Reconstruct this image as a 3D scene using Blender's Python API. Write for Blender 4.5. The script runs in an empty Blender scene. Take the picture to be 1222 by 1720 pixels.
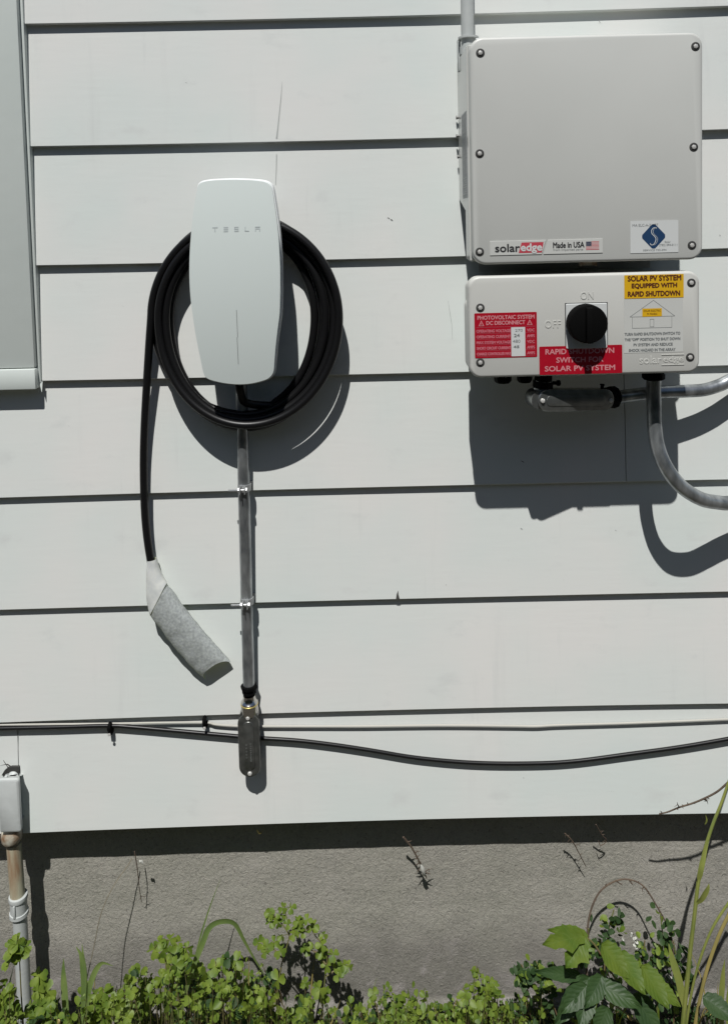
import bpy, bmesh, math, random
from mathutils import Vector, Matrix
random.seed(7)
S = bpy.context.scene
COL = S.collection
# ------------------------------------------------------------------ camera
H = 1.56                       # camera height above the soil
FPX = 1302.0; PXC = 615.3; PYC = 457.5; DW = 1.40
pit, rol, yaw = 0.0565008, -0.0244971, 0.00230379
fw = Vector((math.sin(yaw)*math.cos(pit), math.cos(yaw)*math.cos(pit), -math.sin(pit)))
rt = Vector((math.cos(yaw), -math.sin(yaw), 0)); up = rt.cross(fw)
rt2 = rt*math.cos(rol) + up*math.sin(rol); up2 = -rt*math.sin(rol) + up*math.cos(rol)
cd = bpy.data.cameras.new('camera'); cam = bpy.data.objects.new('camera', cd); COL.objects.link(cam)
cam.matrix_world = Matrix(((rt2.x, up2.x, -fw.x, 0), (rt2.y, up2.y, -fw.y, -DW), (rt2.z, up2.z, -fw.z, H), (0, 0, 0, 1)))
cd.sensor_fit = 'VERTICAL'; cd.sensor_height = 24; cd.sensor_width = 24
cd.lens = FPX/1720*24
cd.shift_y = -(860-PYC)/1720; cd.shift_x = -(PXC-611)/1720
cd.clip_start = .02; cd.clip_end = 500
S.camera = cam
# ------------------------------------------------------------------ light
SUN = Vector((.177, 1.0, -1.76)).normalized()          # travel direction
elev = math.asin(-SUN.z); azi = math.atan2(-SUN.x, -SUN.y)   # towards the sun, from +Y clockwise
w = bpy.data.worlds.new('World'); S.world = w; w.use_nodes = True
nt = w.node_tree; bg = nt.nodes['Background']
sky = nt.nodes.new('ShaderNodeTexSky'); sky.sky_type = 'NISHITA'; sky.sun_disc = False
sky.sun_elevation = elev; sky.sun_rotation = azi; sky.air_density = 1.0; sky.dust_density = .6
nt.links.new(sky.outputs[0], bg.inputs[0]); bg.inputs[1].default_value = .05
sl = bpy.data.lights.new('sun', 'SUN'); sl.energy = 5.0; sl.angle = math.radians(.5); sl.color = (1, .985, .955)
so = bpy.data.objects.new('sun', sl); COL.objects.link(so)
so.rotation_euler = SUN.to_track_quat('-Z', 'Y').to_euler(); so.location = (-1, -3, 5)
S.view_settings.view_transform = 'Standard'; S.view_settings.look = 'None'
S.view_settings.exposure = -.02; S.view_settings.gamma = 1

# ------------------------------------------------------------------ helpers
def P(px, py, d=0.0):
    """point at distance d in front of the wall seen at photo pixel px, py (used for measuring)"""
    r = rt2*((px-PXC)/FPX) - up2*((py-PYC)/FPX) + fw
    k = (DW-d)/r.y
    return Vector((r.x*k, -d, H + r.z*k))

class MB:
    def __init__(s): s.v = []; s.f = []; s.m = []
    def add(s, vs, fs, mi=0):
        o = len(s.v); s.v += [tuple(x) for x in vs]
        s.f += [tuple(i+o for i in f) for f in fs]; s.m += [mi]*len(fs)
    def box(s, x0, x1, y0, y1, z0, z1, mi=0, bev=0):
        bm = bmesh.new()
        bmesh.ops.create_cube(bm, size=1)
        for v in bm.verts:
            v.co = Vector(((x0+x1)/2+v.co.x*(x1-x0), (y0+y1)/2+v.co.y*(y1-y0), (z0+z1)/2+v.co.z*(z1-z0)))
        if bev: bmesh.ops.bevel(bm, geom=bm.edges[:], offset=bev, segments=2, affect='EDGES', profile=.5)
        bm.verts.index_update()
        s.add([v.co for v in bm.verts], [[v.index for v in f.verts] for f in bm.faces], mi); bm.free()
    def stack(s, outline, layers, mi=0, cap0=True, cap1=True):
        """outline: (x,z) loop; layers: (inset, y) from back to front"""
        n = len(outline); vs = []; fs = []
        nm = []
        for i in range(n):
            a = Vector(outline[i-1]); b = Vector(outline[(i+1) % n]); t = (b-a)
            t = t.normalized() if t.length > 1e-9 else Vector((1, 0)); nm.append(Vector((-t.y, t.x)))
        ar = sum(outline[i-1][0]*outline[i][1]-outline[i][0]*outline[i-1][1] for i in range(n))
        sg = 1 if ar > 0 else -1
        for ins, y in layers:
            for i in range(n):
                p = Vector(outline[i])+nm[i]*ins*sg; vs.append((p.x, y, p.y))
        for k in range(len(layers)-1):
            for i in range(n):
                j = (i+1) % n; fs.append((k*n+i, k*n+j, (k+1)*n+j, (k+1)*n+i))
        if cap0: fs.append(tuple(range(n)))
        if cap1: fs.append(tuple(range((len(layers)-1)*n, len(layers)*n)))
        s.add(vs, fs, mi)
    def tube(s, pts, r, seg=12, mi=0, cap=True, flat=1.0):
        pts = [Vector(p) for p in pts]; n = len(pts)
        rs = r if isinstance(r, (list, tuple)) else [r]*n
        T = []
        for i in range(n):
            t = pts[min(i+1, n-1)]-pts[max(i-1, 0)]; T.append(t.normalized() if t.length > 1e-9 else Vector((0, 0, 1)))
        a = T[0].orthogonal().normalized() if abs(T[0].y) > .9 else T[0].cross(Vector((0, 1, 0))).normalized()
        vs = []; fs = []
        for i in range(n):
            a = (a - T[i]*a.dot(T[i])).normalized(); b = T[i].cross(a)
            for k in range(seg):
                th = 2*math.pi*k/seg
                vs.append(pts[i]+(a*math.cos(th)+b*math.sin(th)*flat)*rs[i])
        for i in range(n-1):
            for k in range(seg):
                j = (k+1) % seg; fs.append((i*seg+k, i*seg+j, (i+1)*seg+j, (i+1)*seg+k))
        if cap: fs.append(tuple(range(seg))); fs.append(tuple(range((n-1)*seg, n*seg)))
        s.add(vs, fs, mi)
    def lathe(s, c, axis, prof, seg=20, mi=0):
        """prof: (dist along axis, radius)"""
        ax = Vector(axis).normalized(); c = Vector(c)
        s.tube([c+ax*t for t, _ in prof], [max(r, 1e-5) for _, r in prof], seg, mi) if False else s._lathe(c, ax, prof, seg, mi)
    def _lathe(s, c, ax, prof, seg, mi):
        a = ax.orthogonal().normalized(); b = ax.cross(a); vs = []; fs = []
        for t, r in prof:
            for k in range(seg):
                th = 2*math.pi*k/seg; vs.append(c+ax*t+(a*math.cos(th)+b*math.sin(th))*max(r, 1e-5))
        n = len(prof)
        for i in range(n-1):
            for k in range(seg):
                j = (k+1) % seg; fs.append((i*seg+k, i*seg+j, (i+1)*seg+j, (i+1)*seg+k))
        fs.append(tuple(range(seg))); fs.append(tuple(range((n-1)*seg, n*seg)))
        s.add(vs, fs, mi)

def spline(pts, sub=6):
    pts = [Vector(p) for p in pts]
    if len(pts) < 3: return pts
    e = [pts[0]*2-pts[1]]+pts+[pts[-1]*2-pts[-2]]; out = []
    for i in range(1, len(e)-2):
        for k in range(sub):
            t = k/sub; a, b, c, d = e[i-1], e[i], e[i+1], e[i+2]
            out.append(.5*((2*b)+(c-a)*t+(2*a-5*b+4*c-d)*t*t+(3*b-a-3*c+d)*t**3))
    out.append(pts[-1]); return out

def rrect(x0, x1, z0, z1, r, seg=6):
    o = []
    for cx, cz, a0 in ((x1-r, z1-r, 0), (x0+r, z1-r, 90), (x0+r, z0+r, 180), (x1-r, z0+r, 270)):
        for k in range(seg+1):
            a = math.radians(a0+90*k/seg); o.append((cx+r*math.cos(a), cz+r*math.sin(a)))
    return o

ROOT = {}
def wloc(o):
    return ROOT.get(o.name, Vector((0, 0, 0)))
def tag(o, label=None, cat=None, group=None, kind=None):
    if label: o['label'] = label
    if cat: o['category'] = cat
    if group: o['group'] = group
    if kind: o['kind'] = kind
    return o
def obj(name, mb, mats, parent=None, smooth=True, ang=35, loc=None, top=None, recalc=True):
    me = bpy.data.meshes.new(name)
    if loc is not None:                        # mesh given in local coordinates
        base = Vector((0, 0, 0)); l = Vector(loc)-(wloc(parent) if parent else Vector((0, 0, 0))); wl = Vector(loc)
    elif parent: base = wloc(parent); l = Vector((0, 0, 0)); wl = base
    else:
        if top is None:
            xs = [v[0] for v in mb.v]; ys = [v[1] for v in mb.v]; zs = [v[2] for v in mb.v]
            base = Vector(((min(xs)+max(xs))/2, (min(ys)+max(ys))/2, min(zs)))
        else: base = Vector(top)
        l = base; wl = base
    me.from_pydata([tuple(Vector(v)-base) for v in mb.v], [], mb.f)
    if not isinstance(mats, (list, tuple)): mats = [mats]
    for m in mats: me.materials.append(m)
    for p, mi in zip(me.polygons, mb.m): p.material_index = mi
    if recalc:
        bm = bmesh.new(); bm.from_mesh(me); bmesh.ops.recalc_face_normals(bm, faces=bm.faces); bm.to_mesh(me); bm.free()
    if smooth:
        me.polygons.foreach_set('use_smooth', [True]*len(me.polygons)); me.set_sharp_from_angle(angle=math.radians(ang))
    o = bpy.data.objects.new(name, me); COL.objects.link(o)
    o.location = l
    if parent: o.parent = parent
    ROOT[o.name] = wl
    return o
def thing(name, loc, label, cat, group=None):
    o = bpy.data.objects.new(name, None); COL.objects.link(o); o.location = loc; o.empty_display_size = .05
    ROOT[o.name] = Vector(loc); tag(o, label, cat, group); return o
def dup(src, parent, loc):
    o = src.copy(); COL.objects.link(o); o.parent = parent; o.location = Vector(loc)-wloc(parent)
    ROOT[o.name] = Vector(loc); 
    for ch in list(src.children):
        c = ch.copy(); COL.objects.link(c); c.parent = o; ROOT[c.name] = Vector(loc)
    return o

# ------------------------------------------------------------------ materials
def mat(name, col, rough=.5, metal=0, var=None, vscale=8, bump=0, bscale=60, spec=.5, stretch=None, coat=0, detail=4, transl=0, bdist=.002):
    m = bpy.data.materials.new(name); m.use_nodes = True; N = m.node_tree.nodes; L = m.node_tree.links
    b = N['Principled BSDF']; b.inputs['Base Color'].default_value = (*col, 1); b.inputs['Roughness'].default_value = rough
    b.inputs['Metallic'].default_value = metal; b.inputs['Specular IOR Level'].default_value = spec
    b.inputs['Coat Weight'].default_value = coat
    tc = N.new('ShaderNodeTexCoord'); mp = N.new('ShaderNodeMapping'); L.new(tc.outputs['Object'], mp.inputs[0])
    if stretch: mp.inputs['Scale'].default_value = stretch
    if var:
        n = N.new('ShaderNodeTexNoise'); n.inputs['Scale'].default_value = vscale; n.inputs['Detail'].default_value = detail
        L.new(mp.outputs[0], n.inputs['Vector'])
        cr = N.new('ShaderNodeValToRGB'); cr.color_ramp.elements[0].position = .32; cr.color_ramp.elements[1].position = .68
        cr.color_ramp.elements[0].color = (*col, 1); cr.color_ramp.elements[1].color = (*var, 1)
        L.new(n.outputs[0], cr.inputs[0]); L.new(cr.outputs[0], b.inputs['Base Color'])
    if name.startswith('rusty'): cr.color_ramp.elements[0].position = .46; cr.color_ramp.elements[1].position = .74
    if bump:
        n2 = N.new('ShaderNodeTexNoise'); n2.inputs['Scale'].default_value = bscale; n2.inputs['Detail'].default_value = 5
        L.new(mp.outputs[0], n2.inputs['Vector'])
        bp = N.new('ShaderNodeBump'); bp.inputs['Strength'].default_value = bump; bp.inputs['Distance'].default_value = bdist
        L.new(n2.outputs[0], bp.inputs['Height']); L.new(bp.outputs[0], b.inputs['Normal'])
    if transl:
        out = N['Material Output']; tr = N.new('ShaderNodeBsdfTranslucent'); mx = N.new('ShaderNodeMixShader'); mx.inputs[0].default_value = transl
        tr.inputs[0].default_value = (min(col[0]*1.7, 1), min(col[1]*1.7, 1), col[2], 1)
        if var: 
            g = N.new('ShaderNodeMixRGB'); g.blend_type = 'MULTIPLY'; g.inputs[0].default_value = 1; g.inputs[2].default_value = (1.7, 1.7, .8, 1)
            L.new(cr.outputs[0], g.inputs[1]); L.new(g.outputs[0], tr.inputs[0])
        L.new(b.outputs[0], mx.inputs[1]); L.new(tr.outputs[0], mx.inputs[2]); L.new(mx.outputs[0], out.inputs[0])
    return m
M = {}
M['trim'] = mat('trim_paint', (.57, .62, .59), .5, var=(.61, .65, .62), vscale=3, bump=.15, bscale=30)
M['invs'] = mat('enclosure_side_paint', (.475, .478, .455), .2, var=(.50, .503, .48), vscale=5, spec=.6)
M['inv'] = mat('enclosure_paint', (.475, .482, .458), .42, var=(.505, .51, .485), vscale=5, bump=.12, bscale=900, bdist=.0004)
M['inv2'] = mat('switch_enclosure_paint', (.485, .485, .455), .42, var=(.51, .51, .48), vscale=6, bump=.12, bscale=900, bdist=.0004)
M['fin'] = mat('grey_aluminium', (.30, .31, .31), .5, .3)
M['boltd'] = mat('weathered_bolt', (.12, .12, .115), .5, .4)
M['bracket'] = mat('bracket_steel', (.38, .39, .38), .5, .4)
M['white'] = mat('white_plastic', (.72, .74, .74), .5)
M['housing'] = mat('grey_housing', (.16, .165, .165), .55)
M['face'] = mat('charger_glass', (.58, .63, .61), .2, spec=.5)
M['facegrey'] = mat('charger_mark', (.41, .45, .45), .3)
M['rubber'] = mat('black_rubber', (.006, .006, .0065), .38, spec=.32, bump=.05, bscale=200)
M['blackp'] = mat('black_plastic', (.003, .003, .003), .7, spec=.06)
M['screw'] = mat('screw_steel', (.62, .61, .58), .35, .35)
M['hole'] = mat('recess_shade', (.03, .03, .028), .7)  # near black, stands in for shade in screw recesses and the pipe opening
M['galv'] = mat('galvanised_steel', (.19, .205, .215), .32, .78, var=(.46, .48, .49), vscale=48, stretch=(1.4, 1.4, .6), bump=.25, bscale=130, bdist=.0006, detail=8)
M['zinc'] = mat('zinc_bolt', (.42, .43, .43), .42, .6)
M['chrome'] = mat('steel_fitting', (.60, .58, .55), .18, 1)
M['brass'] = mat('yellow_ring', (.55, .45, .16), .35, .6)
M['cast'] = mat('cast_aluminium_dark', (.075, .078, .073), .3, .6, var=(.12, .123, .115), vscale=90, bump=.35, bscale=350, bdist=.0006)
M['castl'] = mat('cast_aluminium', (.19, .20, .195), .28, .8, var=(.28, .29, .285), vscale=60, bump=.2, bscale=300, bdist=.0005)
M['cable2'] = mat('grey_coax', (.42, .41, .37), .6)
M['red'] = mat('label_red', (.33, .003, .014), .38, var=(.36, .004, .017), vscale=60)
M['redtext'] = mat('label_red_print', (.56, .22, .24), .5)
M['redtext2'] = mat('label_faded_print', (.48, .12, .15), .5)
M['yellow'] = mat('label_yellow', (.62, .36, .012), .4)
M['brown'] = mat('label_brown_print', (.09, .022, .008), .5)
M['lab'] = mat('label_white', (.56, .575, .565), .35)
M['lab2'] = mat('label_clear', (.51, .515, .49), .28)
M['ink'] = mat('label_ink', (.028, .028, .03), .5)
M['inkg'] = mat('label_grey_ink', (.17, .18, .18), .5)
M['blue'] = mat('label_blue', (.015, .045, .11), .4)
M['flagr'] = mat('flag_red', (.45, .05, .07), .5)
M['flagb'] = mat('flag_blue', (.03, .035, .07), .5)
M['grey_lab'] = mat('side_label_grey', (.20, .215, .22), .5)
M['grey_lab2'] = mat('side_label_print', (.33, .34, .34), .5)
M['foam'] = mat('foam_sleeve', (.33, .35, .362), .45, var=(.50, .53, .545), vscale=220, bump=.35, bscale=260, transl=.25, detail=6, bdist=.0015)
M['wrap'] = mat('plastic_wrap', (.58, .60, .61), .25, var=(.72, .73, .72), vscale=70, bump=.4, bscale=50, transl=.2, spec=.8)
M['pgrey'] = mat('painted_conduit_grey', (.40, .42, .41), .5, var=(.44, .46, .45), vscale=30, bump=.2, bscale=90)
M['conc'] = None
M['rust'] = mat('rusty_painted_pipe', (.42, .40, .29), .6, var=(.20, .075, .022), vscale=55, stretch=(1, 1, .16), bump=.3, bscale=120)
M['flange'] = mat('old_beige_coupling', (.40, .38, .31), .65, var=(.16, .09, .045), vscale=75, bump=.3, bscale=160)
M['soil'] = mat('soil', (.035, .032, .024), .95, var=(.085, .075, .06), vscale=40, bump=1, bscale=70, bdist=.02, detail=9)
M['leaf'] = mat('clover_leaf', (.07, .125, .015), .5, spec=.35, var=(.175, .23, .032), vscale=42, transl=.3)
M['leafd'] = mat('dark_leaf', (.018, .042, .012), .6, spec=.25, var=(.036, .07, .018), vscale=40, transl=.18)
M['leafb'] = mat('broad_leaf', (.075, .13, .016), .5, spec=.3, var=(.125, .17, .022), vscale=30, bump=.5, bscale=90, transl=.35)
M['blade'] = mat('grass_blade', (.11, .17, .05), .5, var=(.17, .23, .07), vscale=25, transl=.3)
M['stalk'] = mat('green_stalk', (.17, .21, .05), .5, var=(.26, .28, .07), vscale=20, transl=.15)
M['straw'] = mat('dry_straw', (.32, .25, .08), .6, var=(.22, .19, .06), vscale=20)
M['dead'] = mat('dead_stem', (.16, .14, .10), .7)
M['stem'] = mat('thin_stem', (.13, .15, .045), .6, var=(.12, .07, .04), vscale=30)
M['twig'] = mat('dry_twig', (.06, .042, .03), .8, var=(.11, .08, .055), vscale=80, bump=.5, bscale=200)
M['fluff'] = mat('white_fluff', (.42, .42, .38), .8)
M['crack'] = mat('paint_crack', (.36, .38, .365), .7)
M['chip'] = mat('paint_chip', (.05, .048, .043), .8)

def add_veins(m, light):
    N = m.node_tree.nodes; L = m.node_tree.links; b = N['Principled BSDF']
    uv = N.new('ShaderNodeUVMap'); sx = N.new('ShaderNodeSeparateXYZ'); L.new(uv.outputs[0], sx.inputs[0])
    def mt(op, a, b_=None, c_=None):
        n = N.new('ShaderNodeMath'); n.operation = op
        for i, x in enumerate((a, b_, c_)):
            if x is None: continue
            if isinstance(x, (int, float)): n.inputs[i].default_value = x
            else: L.new(x, n.inputs[i])
        return n.outputs[0]
    u = mt('ABSOLUTE', mt('SUBTRACT', sx.outputs[0], .5))
    fr = mt('FRACT', mt('SUBTRACT', mt('MULTIPLY', sx.outputs[1], 7.0), mt('MULTIPLY', u, 3.2)))
    side = mt('LESS_THAN', mt('ABSOLUTE', mt('SUBTRACT', fr, .5)), .055); mid = mt('LESS_THAN', u, .014)
    v = mt('MAXIMUM', side, mid)
    src = b.inputs['Base Color'].links[0].from_socket; g = N.new('ShaderNodeMixRGB'); g.inputs[2].default_value = light
    L.new(mt('MULTIPLY', v, .6), g.inputs[0]); L.new(src, g.inputs[1]); L.new(g.outputs[0], b.inputs['Base Color'])
    bp = N.new('ShaderNodeBump'); bp.inputs['Strength'].default_value = .25; bp.inputs['Distance'].default_value = .001; bp.invert = True
    wv = mt('ABSOLUTE', mt('SUBTRACT', fr, .5)); L.new(mt('MINIMUM', mt('MULTIPLY', wv, 3.0), mt('MULTIPLY', u, 12.0)), bp.inputs['Height'])
    bp.invert = False; L.new(bp.outputs[0], b.inputs['Normal'])
M['leafdb'] = mat('shaded_broad_leaf', (.020, .045, .014), .5, spec=.35, var=(.036, .07, .020), vscale=25, transl=.18)  # darkened copy of the broad leaf, shade is in the colour
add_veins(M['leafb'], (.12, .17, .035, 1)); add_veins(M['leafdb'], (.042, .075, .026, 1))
def siding_material():
    m = bpy.data.materials.new('painted_siding'); m.use_nodes = True; N = m.node_tree.nodes; L = m.node_tree.links
    b = N['Principled BSDF']; b.inputs['Roughness'].default_value = .42; b.inputs['Specular IOR Level'].default_value = .4
    geo = N.new('ShaderNodeNewGeometry')
    def noise(sc, det, st=(1, 1, 1), rough=.5):
        mp = N.new('ShaderNodeMapping'); mp.inputs['Scale'].default_value = st; L.new(geo.outputs['Position'], mp.inputs[0])
        n = N.new('ShaderNodeTexNoise'); n.inputs['Scale'].default_value = sc; n.inputs['Detail'].default_value = det; n.inputs['Roughness'].default_value = rough
        L.new(mp.outputs[0], n.inputs['Vector']); return n.outputs[0]
    def mix(fac, a, c, blend='MIX'):
        g = N.new('ShaderNodeMixRGB'); g.blend_type = blend
        for i, x in ((0, fac), (1, a), (2, c)):
            if isinstance(x, (int, float)): g.inputs[i].default_value = x
            elif isinstance(x, tuple): g.inputs[i].default_value = x
            else: L.new(x, g.inputs[i])
        return g.outputs[0]
    def ramp(x, a, c):
        r = N.new('ShaderNodeMapRange'); r.inputs[1].default_value = a; r.inputs[2].default_value = c; L.new(x, r.inputs[0]); return r.outputs[0]
    c = mix(ramp(noise(3.2, 3), .35, .65), (.61, .655, .63, 1), (.67, .667, .643, 1))
    c = mix(ramp(noise(11, 5, (1, 1, 1.6), .6), .60, .85), c, (.56, .575, .56, 1))           # faint grime
    sp = ramp(noise(170, 2), .735, .80); spm = ramp(noise(6, 2), .5, .7)
    mm = N.new('ShaderNodeMath'); mm.operation = 'MULTIPLY'; L.new(sp, mm.inputs[0]); L.new(spm, mm.inputs[1])
    m2 = N.new('ShaderNodeMath'); m2.operation = 'MULTIPLY'; L.new(mm.outputs[0], m2.inputs[0]); m2.inputs[1].default_value = .35
    c = mix(m2.outputs[0], c, (.30, .29, .27, 1))
    st_ = noise(4, 6, (9, 9, .5), .65); sg = noise(3.5, 3)
    m3 = N.new('ShaderNodeMath'); m3.operation = 'MULTIPLY'; L.new(ramp(st_, .56, .80), m3.inputs[0]); L.new(ramp(sg, .48, .7), m3.inputs[1])
    c = mix(m3.outputs[0], c, (.55, .565, .55, 1))
    L.new(c, b.inputs['Base Color'])
    bp = N.new('ShaderNodeBump'); bp.inputs['Strength'].default_value = .22; bp.inputs['Distance'].default_value = .0012
    h = mix(.5, noise(9, 4, (1, 1, 3)), noise(120, 3, (.15, 1, 1))); L.new(h, bp.inputs['Height'])
    L.new(bp.outputs[0], b.inputs['Normal'])
    return m
M['siding'] = siding_material()

def stucco_material():
    m = bpy.data.materials.new('rendered_foundation'); m.use_nodes = True; N = m.node_tree.nodes; L = m.node_tree.links
    b = N['Principled BSDF']; b.inputs['Roughness'].default_value = .9
    geo = N.new('ShaderNodeNewGeometry')
    def noise(sc, det, ro=.5, dist=0):
        n = N.new('ShaderNodeTexNoise'); n.inputs['Scale'].default_value = sc; n.inputs['Detail'].default_value = det; n.inputs['Roughness'].default_value = ro
        n.inputs['Distortion'].default_value = dist; L.new(geo.outputs['Position'], n.inputs['Vector']); return n
    def mixc(f, a, c):
        g = N.new('ShaderNodeMixRGB'); L.new(f, g.inputs[0])
        for i, x in ((1, a), (2, c)):
            if isinstance(x, tuple): g.inputs[i].default_value = x
            else: L.new(x, g.inputs[i])
        return g.outputs[0]
    def rg(x, a, c, t0=0, t1=1):
        r = N.new('ShaderNodeMapRange'); r.inputs[1].default_value = a; r.inputs[2].default_value = c; r.inputs[3].default_value = t0; r.inputs[4].default_value = t1
        L.new(x, r.inputs[0]); return r.outputs[0]
    c = mixc(rg(noise(6, 5, .6).outputs[0], .35, .65), (.275, .268, .228, 1), (.345, .328, .292, 1))
    c = mixc(rg(noise(2.5, 6, .7).outputs[0], .50, .66, 0, .5), c, (.19, .185, .165, 1))
    c = mixc(rg(noise(150, 5, .8).outputs[0], .44, .66, 0, .75), c, (.38, .36, .31, 1))
    c = mixc(rg(noise(190, 4, .75, 1.5).outputs[0], .56, .66, 0, .75), c, (.10, .09, .08, 1))
    c = mixc(rg(noise(330, 1).outputs[0], .70, .76, 0, .8), c, (.46, .40, .36, 1))
    sx = N.new('ShaderNodeSeparateXYZ'); L.new(geo.outputs['Position'], sx.inputs[0])
    z = N.new('ShaderNodeMath'); z.operation = 'ADD'; L.new(sx.outputs[2], z.inputs[0]); L.new(rg(noise(9, 4).outputs[0], .2, .8, -.05, .05), z.inputs[1])
    damp = rg(z.outputs[0], .20, .12, 0, .55); c = mixc(damp, c, (.13, .12, .11, 1))
    sa = N.new('ShaderNodeMath'); sa.operation = 'MULTIPLY'; L.new(rg(z.outputs[0], .16, .09), sa.inputs[0]); L.new(rg(noise(26, 6, .7).outputs[0], .52, .72), sa.inputs[1])
    c = mixc(sa.outputs[0], c, (.36, .33, .32, 1))
    L.new(c, b.inputs['Base Color'])
    v = N.new('ShaderNodeTexVoronoi'); v.inputs['Scale'].default_value = 95; L.new(noise(30, 4, .6).outputs[1], v.inputs['Vector'])
    bp = N.new('ShaderNodeBump'); bp.inputs['Strength'].default_value = .85; bp.inputs['Distance'].default_value = .004
    L.new(noise(110, 8, .75, .8).outputs[0], bp.inputs['Height']); L.new(bp.outputs[0], b.inputs['Normal'])
    return m
M['conc'] = stucco_material()

# ------------------------------------------------------------------ text
def text_into(mb, s, x0, x1, z0, z1, y, mi, bold=0.0, shear=0):
    cu = bpy.data.curves.new('t', 'FONT'); cu.body = s; cu.resolution_u = 3; cu.shear = shear
    o = bpy.data.objects.new('t', cu); COL.objects.link(o)
    dg = bpy.context.evaluated_depsgraph_get(); dg.update()
    me = bpy.data.meshes.new_from_object(o.evaluated_get(dg))
    vs = [v.co.copy() for v in me.vertices]; fs = [tuple(p.vertices) for p in me.polygons]
    bpy.data.objects.remove(o); bpy.data.curves.remove(cu); bpy.data.meshes.remove(me)
    if not vs: return
    ax, bx = min(v.x for v in vs), max(v.x for v in vs); ay, by = min(v.y for v in vs), max(v.y for v in vs)
    e_ = bold*(z1-z0)*10
    for k_, (ex, ez) in enumerate(((0, 0), (e_, 0), (-e_, 0), (0, e_), (0, -e_)) if bold else ((0, 0),)):
        mb.add([(x0+ex+(v.x-ax)/(bx-ax)*(x1-x0), y-k_*.00003, z0+ez+(v.y-ay)/(by-ay)*(z1-z0)) for v in vs], fs, mi)
def fan(mb, pts, y, mi):
    mb.add([(p[0], y, p[1]) for p in pts], [tuple(range(len(pts)))], mi)
def rectp(px0, py0, px1, py1, d):
    """world x0,x1,z0,z1 of a rectangle on the plane at d from its photo corners"""
    a = P(px0, (py0+py1)/2, d); b = P(px1, (py0+py1)/2, d); cx = (px0+px1)/2
    return a.x, b.x, P(cx, py1, d).z, P(cx, py0, d).z
def line(mb, a, b, wdt, y, mi):
    a = Vector((a[0], 0, a[1])); b = Vector((b[0], 0, b[1])); t = (b-a).normalized(); n = Vector((-t.z, 0, t.x))*wdt/2
    mb.add([(q.x, y, q.z) for q in (a-n, b-n, b+n, a+n)], [(0, 1, 2, 3)], mi)

# ================================================================== SETTING
g = MB(); R = 40; NX = 60
xs = [-R, -10, -4, -2]+[-1.2+2.4*i/60 for i in range(61)]+[2, 4, 10, R]; ys = [-R, -10, -4, -2, -1.2]+[-.8+.95*i/24 for i in range(25)]+[R]
from mathutils import noise as mn
vs = []
for yy in ys:
    for xx in xs:
        near = abs(xx) < 1.3 and -1 < yy < .2
        vs.append((xx, yy, .012+(mn.noise(Vector((xx*9, yy*9, 0)))*.010+mn.noise(Vector((xx*40, yy*40, 3)))*.004 if near else 0)))
n = len(xs); fs = [(j*n+i, j*n+i+1, (j+1)*n+i+1, (j+1)*n+i) for j in range(len(ys)-1) for i in range(n-1)]
g.add(vs, fs); tag(obj('ground', g, M['soil'], top=(0, 0, 0)), kind='structure')

hg = MB(); vs = []; nx_, nz_ = 120, 30  # foliage screen added out of view, blocks part of the sky to deepen shadows
for face, y0 in ((0, -4.6), (1, -5.8)):
    o_ = len(vs)
    for j in range(nz_+1):
        for i in range(nx_+1):
            x = -9+18*i/nx_; z = 3.6*j/nz_; dd = .35*mn.noise(Vector((x*1.2, z*1.2, face*7)))+.15*mn.noise(Vector((x*5, z*5, face*7)))
            vs.append((x, y0+(dd if face == 0 else -dd), z+.3*mn.noise(Vector((x*.7, 3, 1)))*z/3.6))
hg.add(vs, [(f*(nx_+1)*(nz_+1)+j*(nx_+1)+i, f*(nx_+1)*(nz_+1)+j*(nx_+1)+i+1, f*(nx_+1)*(nz_+1)+(j+1)*(nx_+1)+i+1, f*(nx_+1)*(nz_+1)+(j+1)*(nx_+1)+i) for f in (0, 1) for j in range(nz_) for i in range(nx_)])
K_ = (nx_+1)*(nz_+1); hg.add([vs[nz_*(nx_+1)+i] for i in range(nx_+1)]+[vs[K_+nz_*(nx_+1)+i] for i in range(nx_+1)], [(i, i+1, nx_+2+i, nx_+1+i) for i in range(nx_)])
for i in range(5000):
    x = random.uniform(-9, 9); z = random.uniform(.05, 3.75); c = Vector((x, -4.45+.35*mn.noise(Vector((x*1.2, z*1.2, 0)))+random.uniform(-.1, .08), z)); a = Vector((random.uniform(-1, 1), random.uniform(-.3, 1), random.uniform(-1, 1))).normalized()*.05; b = a.cross(Vector((0, 1, .3))).normalized()*.03
    hg.add([c-a, c-b, c+a, c+b], [(0, 1, 2, 3)])
tag(obj('blocker', hg, M['leafd'], recalc=False), 'tall dark green hedge added out of view to deepen the shadows', 'blocker')
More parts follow.
